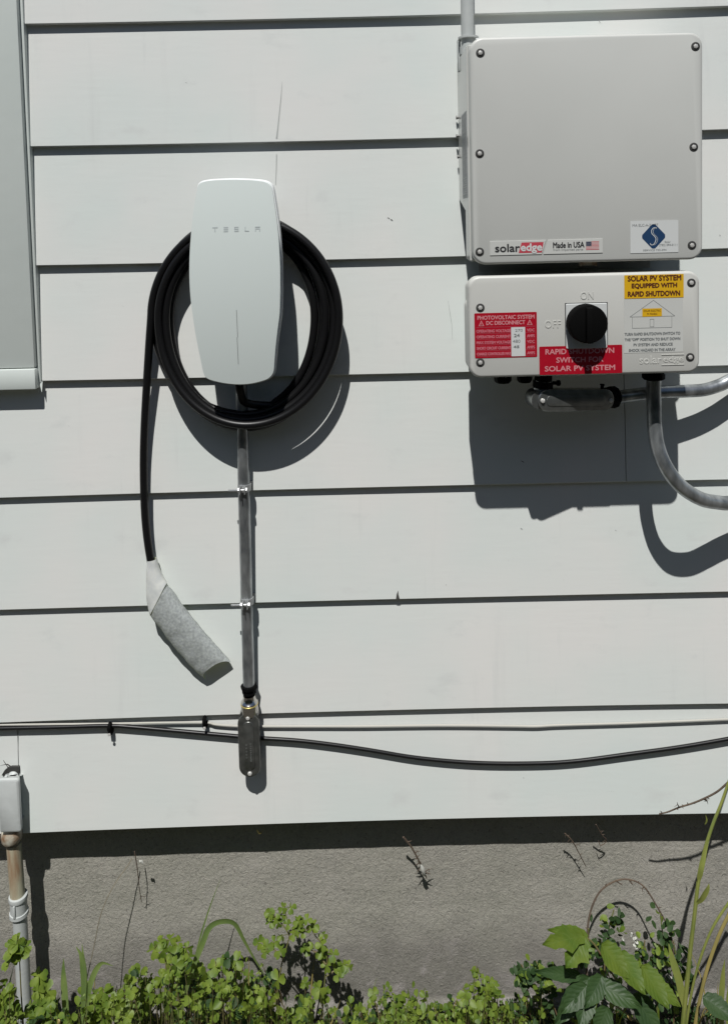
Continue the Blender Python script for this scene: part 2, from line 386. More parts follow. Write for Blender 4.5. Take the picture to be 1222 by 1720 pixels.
# ---- house wall: siding, foundation, window casing
wall = thing('house_wall', (0, 0, 0), 'pale grey clapboard house wall on a rough concrete foundation', 'wall')
EX = [[-.5372, .0717, .6293], [-.5473, .0669, .6295], [-.5573, .0623, .6297], [-.5672, .0576, .63], [-.5772, .053, .63], [-.5872, .0484, .6302], [-.5972, .0437, .6304], [-.6074, .039, .6306]]
EZ = [[.3737, .3723, .3758], [.1593, .1571, .1599], [-.0525, -.0549, -.0523], [-.2615, -.2642, -.2644], [-.474, -.4726, -.4746], [-.6841, -.6833, -.6847], [-.8977, -.8943, -.8981], [-1.1131, -1.1076, -1.111]]
def edge(i, x):
    """height of the lower edge of siding board i at x: the boards are not quite level"""
    if i < 0: return H+.3740-.2115*i
    if i > 7: return H-1.111-.21*(i-7)
    X, Z = EX[i], EZ[i]; x = max(-.75, min(.8, x))
    s = 0
    for a in range(3):
        t = Z[a]
        for b in range(3):
            if a != b: t *= (x-X[b])/(X[a]-X[b])
        s += t
    return H+s
LAP = .0093
def surf_d(x, z):
    """distance of the siding face in front of y = 0 at x, z"""
    for i in range(-6, 8):
        zb = edge(i, x); zt = edge(i-1, x)
        if zb <= z < zt: return LAP*(1-(z-zb)/(zt-zb))+.0002
    return 0
sd = MB()
seams = {4: [.4674, -1.15], 7: [-.6685, .95], 1: [1.3], 2: [-1.4], 5: [1.6], 6: [-1.9], 3: [1.9], 0: [-1.1]}
for i in range(-6, 8):
    brk = sorted([-3.5, 3.5]+seams.get(i, []))
    for a, b in zip(brk[:-1], brk[1:]):
        a2 = a+.0007; b2 = b-.0007; k = max(2, int((b2-a2)/.12)); vs = []; fs = []
        for j in range(k+1):
            x = a2+(b2-a2)*j/k; zb = edge(i, x); zt = edge(i-1, x)+.012
            wob = mn.noise(Vector((x*1.7, i*3.3, 0)))*.0007
            zm = zb+(zt-zb)*.5
            vs += [(x, -LAP-wob+.0008, zb), (x, -LAP-wob, zb+.0012), (x, -LAP*.5-wob*1.4, zm), (x, .0015, zt), (x, .006, zt), (x, .003, zb)]
        for j in range(k):
            for q in range(6): fs.append((j*6+q, j*6+(q+1) % 6, (j+1)*6+(q+1) % 6, (j+1)*6+q))
        fs += [tuple(range(6)), tuple(k*6+q for q in range(6))]
        sd.add(vs, fs)
sid = obj('siding', sd, M['siding'], wall, ang=25)
bk = MB(); bk.box(-3.5, 3.5, .007, .03, H-1.10, H+1.6)
obj('sheathing', bk, M['hole'], wall, smooth=False)
fd = MB(); vs = []; nx, nz = 160, 60
for j in range(nz+1):
    for i in range(nx+1):
        x = -3.5+7*i/nx if False else (-1.0+2.0*(i-10)/(nx-20) if 10 <= i <= nx-10 else (-3.5+2.5*i/10 if i < 10 else 1.0+2.5*(i-nx+10)/10))
        z = -.1+(H-1.1+.12)*j/nz
        vs.append((x, .048+mn.noise(Vector((x*6, z*6, 1)))*.0022+mn.noise(Vector((x*30, z*30, 5)))*.0012 - (.012 if z < .03 else 0), z))
fd.add(vs, [(j*(nx+1)+i, j*(nx+1)+i+1, (j+1)*(nx+1)+i+1, (j+1)*(nx+1)+i) for j in range(nz) for i in range(nx)])
fd.box(-3.5, 3.5, .075, .35, -.1, H-1.0)
obj('foundation', fd, M['conc'], wall, ang=60, recalc=False)
un = MB(); un.box(-3.5, 3.5, .0065, .075, H-1.099, H-1.085); obj('sill_plate', un, M['trim'], wall, smooth=False)
# upper wall far up so the roof side is plausible
# window casing at left
cas = MB(); x1 = P(57, 600, .025).x; zb = P(30, 620, .025).z
cas.box(-1.6, x1, -.024, .004, zb+.0015, H+1.5, bev=.0015); cz = obj('window_casing', cas, M['trim'], wall)
ap = MB(); ap.box(-1.6, x1+.0015, -.027, .004, zb-.037, zb, bev=.002); obj('sill', ap, M['trim'], cz)
js = MB(); xj = P(62, 560, .012).x
js.box(xj-.0015, xj+.004, -.013, .004, zb-.028, H+1.5, bev=.001); js.box(x1+.0005, xj-.002, -.006, .004, zb-.02, H+1.5)
a = P(67, 655, .012)
js.add([(xj, -.012, zb-.026), (xj+.006, -.011, zb-.026), (xj+.0052, -.014, zb-.044), (xj+.0045, -.0135, zb-.045)], [(0, 1, 2, 3)])
obj('edge_strip', js, M['trim'], cz)
# cracks and chips in the paint
ck = MB()
def sliver(pts, wd, lift=.0004, mi=0):
    q = [P(x, y, .004) for x, y in pts]; vs = []
    for k, p in enumerate(q):
        ww = wd[k]*.5e-3; d = surf_d(p.x, p.z)+lift
        vs += [(p.x-ww, -d, p.z), (p.x+ww, -d, p.z)]
    ck.add(vs, [(2*k, 2*k+1, 2*k+3, 2*k+2) for k in range(len(q)-1)], mi)
sliver([(474, 137), (472, 165), (469, 195), (467, 215), (465, 233)], [.3, 1.3, 1.5, 1.8, 2.6])
sliver([(464, 258), (463.6, 285), (462.6, 310)], [1.2, 1.1, .7])
sliver([(752, 505), (755, 525), (758, 545), (759, 570)], [.4, .9, .8, .5])
sliver([(30, 1229), (30, 1262), (31, 1285)], [.8, 1.0, .8])
sliver([(668, 990), (667, 996), (667.5, 1004)], [.4, 3.2, 7], mi=1)
for x, y, s in ((652, 366, 3), (657, 369, 3.5), (875, 888, 2.5), (1033, 891, 2), (1007, 36, 2.5), (876, 774, 4), (313, 139, 1.6), (1206, 395, 2), (878, 1305, 1.5), (748, 980, 1.3), (1180, 240, 1)):
    sliver([(x-s*.6, y-s*.4), (x, y), (x+s*.7, y+s*.5)], [.3, s*.7, .3], mi=1)
sliver([(0, 1286), (12, 1283), (22, 1289)], [1, 4, 2], .0005, 1)
sliver([(6, 1277), (14, 1289)], [1, 2], .0005, 1)
obj('paint_crack', ck, [M['crack'], M['chip']], sid, smooth=False, recalc=False)
hl = MB(); o = []
for x, y in ((4, 1301), (8, 1294), (14, 1289), (20, 1287), (33, 1287), (34, 1301)): p = P(x, y, .006); o.append((p.x, p.z))
hl.stack(o, [(0, .001), (0, -.0085)]); obj('hole_shade_patch', hl, M['hole'], sid, smooth=False)  # dark patch lying on the board, shade of the opening put into its colour

# ================================================================== WALL CHARGER
cc = P(398, 470, .1)
ch = thing('wall_charger', (cc.x, 0, P(400, 645, 0).z), 'tall rounded white wall charger with a glossy pale face inside the cable coil', 'ev charger')
outl = [(338, 304), (352, 301), (372, 299.6), (396, 299.2), (420, 299.8), (440, 301.5), (450, 304), (457, 309), (460.5, 318), (464, 339), (468, 366), (471.5, 394), (474, 430), (475, 463), (474.6, 495), (473.7, 525), (470.5, 550), (467, 578), (464.5, 604), (463, 621), (460, 630), (453, 637), (443, 641), (424, 645.5), (403, 647), (382, 645.5), (361, 641.5), (348, 637), (342.5, 630), (340, 620), (337, 603), (333, 582), (328, 552), (324, 522), (321, 495), (319.4, 463), (319.6, 430), (321, 402), (323, 376), (326, 345), (329.5, 322), (332, 310)]
ol = [P(x, y, .09) for x, y in outl]; ol = [(p.x, p.z) for p in ol]
cx0 = sum(p[0] for p in ol)/len(ol); cz0 = (min(p[1] for p in ol)+max(p[1] for p in ol))/2
olr = []
for i in range(len(ol)):
    for k in range(3): 
        a_, b_, c_, d_ = (Vector(ol[(i+q) % len(ol)]) for q in (-1, 0, 1, 2)); t = k/3
        v = .5*((2*b_)+(c_-a_)*t+(2*a_-5*b_+4*c_-d_)*t*t+(3*b_-a_-3*c_+d_)*t**3); olr.append((v.x, v.y))
def domed(x, z):
    u = ((z-cz0)/.18); q = (x-cx0)/.085
    return .093+.014*(1-u*u)+.004*(1-q*q)
sh = MB(); n = len(olr); vs = []; fs = []
def shellpart(ring, name, m):
    vs = []; fs = []
    for s_, d_ in ring:
        for x, z in olr:
            X = cx0+(x-cx0)*s_; Z = cz0+(z-cz0)*(s_ if s_ < .95 else 1-(1-s_)*.55); vs.append((X, -d_, Z))
    for k in range(len(ring)-1):
        for i in range(n): j = (i+1) % n; fs.append((k*n+i, k*n+j, (k+1)*n+j, (k+1)*n+i))
    fs.append(tuple(range(n))); fs.append(tuple(range((len(ring)-1)*n, len(ring)*n))); q = MB(); q.add(vs, fs); obj(name, q, m, ch, ang=50)
shellpart([(.86, .003), (.88, .03), (.94, .06), (.985, .0765)], 'back_housing', M['housing'])
shellpart([(.985, .077), (1.0, .080), (1.0, .085), (.996, .0885), (.985, .0915), (.968, .092)], 'rim', M['white'])
fc = MB(); vs = []; fs = []; rg_ = [(.970, None)]+[(s, 1) for s in (.966, .95, .9, .8, .68, .55, .4, .25, .1)]
for s_, q in rg_:
    for x, z in olr:
        X = cx0+(x-cx0)*s_; Z = cz0+(z-cz0)*(1-(1-s_)*(.55 if s_ > .94 else 1)) if s_ > .94 else cz0+(z-cz0)*s_
        vs.append((X, -.0885 if q is None else -domed(X, Z), Z))
for k in range(len(rg_)-1):
    for i in range(n): j = (i+1) % n; fs.append((k*n+i, k*n+j, (k+1)*n+j, (k+1)*n+i))
fs.append(tuple(range((len(rg_)-1)*n, len(rg_)*n))); fc.add(vs, fs)
obj('face_plate', fc, M['face'], ch, ang=60)
lg = MB()
def stroke(x0, y0, x1, y1):
    a = P(x0, y0, .105); b = P(x1, y1, .105); xa, xb = sorted((a.x, b.x)); za, zb_ = sorted((a.z, b.z))
    k = 6; vs = []; fs = []
    for i in range(k+1):
        for j in range(k+1):
            x = xa+(xb-xa)*i/k; z = za+(zb_-za)*j/k; vs.append((x, -domed(x, z)-.0003, z))
    for i in range(k):
        for j in range(k): fs.append((i*(k+1)+j, (i+1)*(k+1)+j, (i+1)*(k+1)+j+1, i*(k+1)+j+1))
    lg.add(vs, fs)
Y0, Y1, T_ = 381, 389, 1.5
def sy(x): return -(x-397)*.015
def st(x0, y0, x1, y1): o = sy((x0+x1)/2); stroke(x0, y0+o, x1, y1+o)
st(357, Y0, 366, Y0+T_); st(360.7, Y0+2.4, 362.3, Y1)
for q in (0, 3.3, 6.6): st(376, Y0+q, 383.5, Y0+q+T_)
for q in (0, 3.3, 6.6): st(394, Y0+q, 401, Y0+q+T_)
st(394, Y0, 395.4, Y0+4.6); st(399.7, Y0+3.4, 401.1, Y1)
st(411.5, Y0, 413, Y1); st(411.5, Y1-T_, 418.5, Y1)
st(428.5, Y0, 437, Y0+T_); st(428.5, Y0+3, 430, Y1); st(435.5, Y0+3, 437, Y1); st(430, Y0+3, 435.5, Y0+4.4)
obj('logo', lg, M['facegrey'], ch, smooth=False)
lg = MB(); stroke(398.4, 520, 399.2, 566); stroke(398.9, 566, 399.7, 612); obj('indicator_line', lg, M['inkg'], ch, smooth=False)

# ---- charging cable (coil, tail, sleeve)
cr = .0071
offs = {'B': [28, 14, 0, 22, 12, 4], 'R': [41, 27, 13, 22, 8, 0], 'T': [28, 14, 0, 22, 12, 4], 'L': [29, 15, 1, 22, 9, -3]}
dep = {'B': [18, 20, 26, 34, 44, 56], 'R': [20, 22, 26, 38, 42, 56], 'T': [16, 18, 24, 34, 42, 50], 'L': [20, 20, 16, 34, 40, 31]}
seq = []
for k in range(6):
    for q, key in enumerate('BRTL'): seq.append((offs[key][k], dep[key][k]))
pts = [P(400, 628, .040), P(401, 645, .046), P(405, 663, .042), P(414, 677, .032)]
NS = 15; tot = 23*NS
for i in range(int(NS*.25), tot+1):
    u = i/NS; k = min(int(u), 22); t = u-k; t = (1-math.cos(math.pi*t))/2
    of = seq[k][0]*(1-t)+seq[k+1][0]*t; dd = seq[k][1]*(1-t)+seq[k+1][1]*t
    of += 1.0*mn.noise(Vector((u*.9, 0, 0))); ph = -math.pi/2+u*math.pi/2
    rz = 184 if math.sin(ph) < 0 else 170
    px = 413+(156-of)*math.cos(ph); py = 534-(rz-of)*math.sin(ph)
    pts.append(P(px, py, dd/1000))
for x, y, d in ((251, 575, .029), (247, 640, .025), (243, 715, .021), (241.5, 780, .019), (243, 850, .019), (247, 900, .020), (253.5, 943, .0215), (259, 975, .022)): pts.append(P(x, y, d))
cab = thing('charging_cable', (P(413, 700, 0).x, -.03, P(250, 1100, .03).z), 'thick black cable coiled round the white charger with its end in a foam sleeve', 'cable')
cb = MB(); cb.tube(spline(pts, 3), cr, 16)
obj('cable_coil', cb, M['rubber'], cab)
Ls = [(249, 940), (247.5, 965), (248, 1003), (254, 1030), (267, 1050), (290, 1080), (317, 1112), (346, 1143)]
Rs = [(262, 938), (267.5, 956), (272, 969), (279, 981), (303, 1014), (330, 1047), (359, 1080), (388, 1113)]
Ds = [.0215, .022, .023, .0235, .023, .0215, .019, .0165]; Th = [.0085, .010, .013, .015, .016, .015, .0135, .012]
def loft(i0, i1, grow, name, m, parent, seedn):
    Lp = spline([P(*Ls[i], Ds[i]) for i in range(i0, i1+1)], 8); Rp = spline([P(*Rs[i], Ds[i]) for i in range(i0, i1+1)], 8)
    th = spline([Vector((Th[i], 0, 0)) for i in range(i0, i1+1)], 8)
    seg = 28; vs = []; fs = []
    for r_, (l, r, t) in enumerate(zip(Lp, Rp, th)):
        c = (l+r)/2; a = (r-l)/2*grow; L_ = len(Lp)-1
        for k in range(seg):
            an = 2*math.pi*k/seg; ca, sa = math.cos(an), math.sin(an)
            ca = math.copysign(abs(ca)**.8, ca); sa = math.copysign(abs(sa)**.8, sa)
            p = c+a*ca+Vector((0, -1, 0))*t.x*sa*grow
            p += Vector((1, 1, 1))*mn.noise(Vector((p.x*45, p.z*45, seedn+k*.12)))*(.0016 if i1 == 7 else .0008)
            if i1 == 7 and r_ > L_-5: p += (Lp[L_-8]-Lp[L_]).normalized()*(.019*abs(math.sin(an))**.8)*((r_-L_+5)/5)
            vs.append(p)
    nn = len(Lp)
    for i in range(nn-1):
        for k in range(seg): j = (k+1) % seg; fs.append((i*seg+k, i*seg+j, (i+1)*seg+j, (i+1)*seg+k))
    q = MB(); q.add(vs, fs); return obj(name, q, m, parent, ang=60)
sv = loft(2, 7, 1.0, 'foam_sleeve', M['foam'], cab, 0)
loft(0, 3, 1.10, 'plastic_wrap', M['wrap'], sv, 9)

# ---- conduit below charger
cp = [P(x, y, .026) for x, y in ((405.5, 640), (408, 740), (410, 840), (413, 960), (415.5, 1060), (418, 1152))]
xm0, xm1 = cp[0].x, cp[-1].x
con = thing('steel_conduit', (cp[-1].x, -.026, cp[-1].z), 'straight vertical galvanised steel conduit running down below the charger', 'conduit')
q = MB(); q.tube([cp[0]+Vector((0, 0, .03))]+cp, .0107, 24); obj('pipe', q, M['galv'], con)
q = MB(); a = P(416, 1152, .026)
q.lathe((cp[-1].x, -.026, a.z+.003), (0, 0, -1), [(0, .012), (.001, .0145), (.004, .0155), (.0075, .0148), (.008, .0128), (.016, .0128), (.0165, .012)], 8)
obj('compression_nut', q, M['blackp'], con)
q = MB(); a = P(416, 1167, .026)
q.lathe((cp[-1].x, -.027, a.z), (0, 0, -1), [(0, .011), (.004, .0115), (.009, .0128), (.012, .0155), (.034, .0155)], 24)
cn = obj('connector', q, M['chrome'], con)
q = MB(); a = P(416, 1180, .026)
q.lathe((cp[-1].x, -.027, a.z), (0, 0, -1), [(0, .0157), (.0006, .0162), (.0018, .0162), (.0024, .0157)], 24); obj('ring', q, M['brass'], cn)
def clampt(px, py, lab):
    c = P(px, py, .03)
    t = thing('pipe_hanger', (c.x, -.026, c.z), lab, 'pipe clamp', 'pipe clamps on the conduit under the charger')
    q = MB(); q.lathe((c.x, -.026, c.z-.006), (0, 0, 1), [(0, .0108), (0, .0122), (.012, .0122), (.012, .0108)], 24)
    q.box(c.x-.0055, c.x-.004, -.052, -.036, c.z-.006, c.z+.006, bev=.0005); q.box(c.x+.003, c.x+.0045, -.052, -.036, c.z-.006, c.z+.006, bev=.0005)
    q.box(c.x-.012, c.x+.012, -.0135, -.004, c.z-.006, c.z+.006)
    obj('band', q, M['zinc'], t)
    q = MB(); q.lathe((c.x-.026, -.044, c.z), (1, 0, 0), [(0, .0018), (.0005, .0022)]+[(.001+.001*k, .0024 if k % 2 else .002) for k in range(22)]+[(.024, .0022), (.034, .0022)], 12)
    obj('bolt', q, M['zinc'], t)
    q = MB(); q.lathe((c.x-.0095, -.044, c.z), (1, 0, 0), [(0, .0038), (.0005, .0045), (.0035, .0045), (.004, .0038)], 6)
    q.lathe((c.x+.0048, -.044, c.z), (1, 0, 0), [(0, .0045), (.003, .0045), (.0034, .0038)], 6); obj('nut', q, M['zinc'], t)
clampt(410, 819, 'upper zinc pipe clamp with a bolt poking left, nearer the cable coil')
clampt(414.5, 1010, 'lower zinc pipe clamp with a bolt poking left, level with the foam sleeve')

def capsule(x0, x1, z0, z1, r, seg=8): return rrect(x0, x1, z0, z1, min(r, (x1-x0)/2-1e-4, (z1-z0)/2-1e-4), seg)
a = P(400, 1250, .04); b = P(436, 1250, .04); tp = P(418, 1194, .04); bt = P(419, 1306, .04)
xl, xr = a.x, b.x; cxm = (xl+xr)/2
lb = thing('conduit_body', (cxm, 0, bt.z), 'dark grey oval conduit fitting with a screwed cover below the straight conduit', 'conduit fitting')
q = MB(); q.stack(capsule(xl+.002, xr-.002, bt.z+.002, tp.z, .017), [(.001, -.008), (0, -.011), (0, -.036)]); obj('body', q, M['cast'], lb)
q = MB(); o = capsule(xl, xr, bt.z, tp.z-.006, .0195); q.stack(o, [(.0, -.0362), (0, -.0382), (.0008, -.0394), (.0032, -.040), (.0065, -.0404)])
o2 = capsule(xl+.009, xr-.009, bt.z+.014, tp.z-.020, .01); q.stack(o2, [(0, -.0402), (.0005, -.0412), (.0015, -.0418)]); 
cv = obj('cover', q, M['cast'], lb)
q = MB(); 
ya = bt.z+.025; yb = tp.z-.045
for k, s_ in enumerate(('LB 75', 'CAST')): pass
for k in range(9): q.box(cxm+.002, cxm+.005, -.0424, -.0419, ya+.006+k*.004, ya+.0085+k*.004)
for k in range(5): q.box(cxm-.006, cxm-.003, -.0424, -.0419, ya+.012+k*.006, ya+.015+k*.006)
obj('embossing', q, M['castl'], cv, smooth=False)
q = MB(); sc0 = MB(); sc0.lathe((0, 0, 0), (0, -1, 0), [(0, .0040), (.0012, .0040), (.0026, .0030), (.0031, .001)], 14)
s1 = obj('screw', sc0, M['screw'], cv, loc=(cxm, -.0404, bt.z+.008)); dup(s1, cv, (cxm, -.0404, tp.z-.013))

# ---- cables along the wall
q = MB()
def wallpts(l, extra): return [P(x, y, extra+.002) for x, y in l]
bk_ = [(-60, 1226), (0, 1223.5), (90, 1221.5), (180, 1219), (220, 1221), (290, 1227), (398, 1236.7), (440, 1240), (500, 1244), (560, 1251), (620, 1260), (700, 1273), (790, 1281), (880, 1282.5), (960, 1279), (1060, 1266), (1140, 1255), (1222, 1241), (1300, 1226), (1500, 1190)]
pp = []
for x, y in bk_:
    r0 = .0038; p = P(x, y, .012); pp.append(P(x, y, surf_d(p.x, p.z)+.0075))
q.tube(spline(pp, 8), .0036, 12)
tag(obj('black_cable', q, M['rubber']), 'black cable sagging along the wall behind the oval conduit fitting', 'cable')
q = MB(); pp = []
for x, y in [(-60, 1218.5), (0, 1217.5), (100, 1216.5), (190, 1215.5), (270, 1214), (344, 1213.6), (362, 1217), (398, 1219.5), (440, 1220), (600, 1220), (740, 1218.5), (860, 1219.5), (900, 1220), (940, 1218), (1060, 1214.5), (1222, 1208), (1320, 1203)]:
    p = P(x, y, .008); pp.append(P(x, y, surf_d(p.x, p.z)+.0055))
q.tube(spline(pp, 8), .0019, 8)
tag(obj('grey_cable', q, M['cable2']), 'thin pale cable running just under a siding edge, above the black cable', 'cable')
def clip(px, py, lab):
    c = P(px, py, .012); t = thing('cable_clip', (c.x, 0, c.z-.006), lab, 'cable clip', 'black cable clips nailed to the siding')
    q = MB(); pts = []
    for k in range(9):
        an = math.radians(-10+200*k/8); pts.append((c.x, -.010-.0075*math.sin(an), c.z+.006+.006*math.cos(an)))
    pts.append((c.x, -.007, c.z-.006)); q.tube(pts, .0036, 8); q.box(c.x-.004, c.x+.0045, -.014, -.003, c.z-.008, c.z+.001, bev=.001)
    obj('saddle', q, M['blackp'], t)
    q = MB(); q.lathe((c.x+.0005, -.0135, c.z-.004), (0, -1, 0), [(0, .0014), (.005, .0014), (.005, .0028), (.0062, .0024)], 12); obj('nail', q, M['screw'], t)
clip(185, 1227, 'black cable clip left of the charger pipe, holding the black cable, lower and further left')
clip(344, 1216, 'black cable clip holding the thin pale cable at the siding edge beside the oval fitting')

# ================================================================== INVERTER
IX0, IX1, IZ0, IZ1 = .1740, .5420, H-.0625, H+.2965
DF = .160
inv = thing('solar_inverter', ((IX0+IX1)/2, 0, IZ0), 'large square light grey inverter box on the siding, above the switch box', 'inverter')
q = MB(); o = rrect(IX0, IX1, IZ0, IZ1, .021, 8)
q.stack(o, [(.002, -DF+.024), (0, -DF+.022), (0, -DF+.0045), (.0007, -DF+.0022), (.0022, -DF+.0007), (.0045, -DF)])
obj('lid', q, M['inv'], inv)
# body with chamfered lower back: polygon in y,z extruded in x
def sideprism(q, prof, x0, x1, bev=.004, mi=0):
    bm = bmesh.new(); a = [bm.verts.new((x0, y, z)) for y, z in prof]; f = bm.faces.new(a)
    r = bmesh.ops.extrude_face_region(bm, geom=[f]); ve = [e for e in r['geom'] if isinstance(e, bmesh.types.BMVert)]
    for v in ve: v.co.x = x1
    bmesh.ops.recalc_face_normals(bm, faces=bm.faces)
    if bev: bmesh.ops.bevel(bm, geom=bm.edges[:], offset=bev, segments=3, affect='EDGES')
    bm.verts.index_update(); q.add([v.co for v in bm.verts], [[v.index for v in f.verts] for f in bm.faces], mi); bm.free()
q = MB()
sideprism(q, [(-DF+.0235, IZ0+.004), (-DF+.0235, IZ1-.004), (-.008, IZ1-.004), (-.004, IZ1-.010), (-.004, P(770, 337, .0).z), (-.085, P(779, 356, .085).z), (-.085, IZ0+.004)], IX0-.0015, IX1-.0028, .003)
bd = obj('body', q, M['invs'], inv)
q = MB()
for k in range(24):
    x = IX0+.014+k*(IX1-IX0-.028-.004)/23; q.box(x, x+.004, -.084, -.018, IZ0+.006, IZ1-.02)
q.box(IX0+.014, IX1-.014, -.030, -.012, IZ0+.003, IZ1-.016)
obj('heat_sink', q, M['fin'], inv, smooth=False)
q = MB(); q.box(IX0+.03, IX1-.03, -.012, -.0085, IZ0-.02, IZ1-.03, bev=.001); 
mb_ = obj('mounting_bracket', q, M['bracket'], inv)
q = MB()
for px, py, l in ((766, 197, .003), (766, 228, .0035), (766, 263, .002)):
    q = MB(); c = P(px, py, .02); q.lathe((IX0-.001, -.016, c.z), (-1, 0, 0), [(0, .0022), (l, .0022), (l, .0034), (l+.002, .0034)], 8)
    obj('bolt', q, M['boltd'], mb_)
# lid screws
def lidscrew(parent, lst, d, r=.0062):
    first = None
    for px, py in lst:
        c = P(px, py, d); loc = (c.x, -d-.0003, c.z)
        if first is None:
            q = MB(); q.lathe((0, 0, 0), (0, -1, 0), [(-.001, r*1.12), (.0002, r*1.12), (.0005, r)], 20, 0)
            q.lathe((0, 0, 0), (0, -1, 0), [(.0005, r*.62), (.0016, r*.58), (.0020, r*.40)], 6, 1)
            first = obj('screw', q, [M['hole'], M['screw']], parent, loc=loc)
        else: dup(first, parent, loc)
lidscrew(inv, [(806, 89), (1167, 78), (805, 258), (1164, 247), (805, 423), (1161, 412)], DF)
# side label
q = MB(); xs_ = IX0-.0015-.0003; za, zb2 = P(787, 331, .13).z, P(787, 184, .13).z
q.box(xs_-.0002, xs_+.0006, -.118, -.058, za, zb2, 0)
for k in range(34):
    z = za+.006+k*(zb2-za-.012)/34; ln = random.uniform(.02, .05)
    if k % 9 == 8: continue
    q.box(xs_-.0004, xs_, -.114, -.114+ln, z, z+.0016, 1)
obj('side_label', q, [M['grey_lab'], M['grey_lab2']], inv, smooth=False)
# logo badge
FY = -DF-.0003
def plate(q, r, y, t=.0004, mi=0, rad=.001):
    q.stack(rrect(*r, rad, 3), [(0, y), (0, y-t)], mi); return y-t
q = MB(); x0, x1, z0, z1 = rectp(822, 403, 1011, 427, DF)
badge_split = P(914, 415, DF).x
q.stack([(x0, z0), (badge_split-.005, z0), (badge_split+.002, z1), (x0, z1)], [(0, FY+.0002), (.0003, FY-.0006)], 0)
q.stack([(badge_split-.002, z0), (x1, z0), (x1, z1), (badge_split+.005, z1)], [(0, FY+.0002), (.0003, FY-.0006)], 0)
yt = FY-.0008
r = rectp(831, 410, 872, 423, DF); text_into(q, 'solar', r[0], r[1], r[2], r[3], yt, 1, .004)
a = rectp(870, 407, 912, 424.5, DF); fan(q, [(a[0], a[2]), (a[1]-.003, a[2]), (a[1], a[3]), (a[0]+.005, a[3])], yt, 2)
r = rectp(874, 409, 909, 426, DF); text_into(q, 'edge', r[0], r[1], r[2]+.001, r[3], yt-.0002, 3, .004)
r = rectp(928, 406.5, 980, 416, DF); text_into(q, 'Made in USA', r[0], r[1], r[2], r[3], yt, 1, .004)
r = rectp(928, 417.5, 978, 422, DF); text_into(q, 'from imported parts', r[0], r[1], r[2], r[3], yt, 4)
r = rectp(983, 405.5, 1005, 419.5, DF)
for k in range(13):
    z = r[2]+(r[3]-r[2])*k/13; fan(q, [(r[0], z), (r[1], z), (r[1], z+(r[3]-r[2])/13), (r[0], z+(r[3]-r[2])/13)], yt, 5 if k % 2 == 0 else 0)
zm = r[2]+(r[3]-r[2])*6/13; xm = r[0]+(r[1]-r[0])*.42; fan(q, [(r[0], zm), (xm, zm), (xm, r[3]), (r[0], r[3])], yt-.0002, 6)
for i in range(5):
    for j in range(4):
        cx_ = r[0]+(xm-r[0])*(i+.5)/5; cz_ = zm+(r[3]-zm)*(j+.5)/4; e = .00035
        fan(q, [(cx_-e, cz_), (cx_, cz_-e), (cx_+e, cz_), (cx_, cz_+e)], yt-.0004, 0)
obj('brand_label', q, [M['lab2'], M['ink'], M['flagr'], M['lab'], M['inkg'], M['flagr'], M['flagb']], inv, smooth=False, recalc=False)
# installer sticker
q = MB(); r = rectp(1057.5, 370.5, 1138, 424.5, DF); yt = plate(q, r, FY, .0003, 0, .0006)-.0002
c = P(1096.5, 397, DF); o = []
for k in range(4):
    an = math.radians(90*k)
    for t in (-12, 0, 12): o.append((c.x+.0185*math.cos(an+math.radians(t)*.7)*(1 if t == 0 else .99), c.z+.0195*math.sin(an+math.radians(t)*.7)*(1 if t == 0 else .99)))
fan(q, o, yt, 1)
sp = [(c.x+a*.001, c.z+b*.001) for a, b in ((4.5, 12.5), (2.5, 14), (-1, 13), (-3.5, 9), (-2.5, 4), (1.5, 0), (3.5, -4), (2.5, -9), (-.5, -13), (-4, -13.5), (-5.5, -11))]
sp = [(v.x, v.z) for v in spline([Vector((p[0], 0, p[1])) for p in sp], 3)]
for a, b in zip(sp[:-1], sp[1:]): line(q, a, b, .0011, yt-.0002, 2)
sp2 = [(x+.0028, z) for x, z in sp]
for a, b in zip(sp2[3:-4], sp2[4:-3]): line(q, a, b, .0005, yt-.0002, 2)
r2 = rectp(1061, 376, 1104, 380.5, DF); text_into(q, 'MA ELC-A-21497', r2[0], r2[1], r2[2], r2[3], yt, 3)
r2 = rectp(1115, 404.5, 1125, 408, DF); text_into(q, 'Solar', r2[0], r2[1], r2[2], r2[3], yt, 3)
r2 = rectp(1106, 409.5, 1136, 414, DF); text_into(q, '(732) 594-0111', r2[0], r2[1], r2[2], r2[3], yt-.0001, 3)
r2 = rectp(1079, 418.5, 1118, 421.5, DF); text_into(q, 'SERVICE 732-594', r2[0], r2[1], r2[2], r2[3], yt, 3)
obj('installer_sticker', q, [M['lab'], M['blue'], M['lab'], M['inkg']], inv, smooth=False, recalc=False)
q = MB(); c = P(975, 450, .1); q.box(c.x-.012, c.x+.012, -DF+.03, -DF+.012, IZ0-.006, IZ0+.004, bev=.001); obj('latch', q, M['flange'], inv)

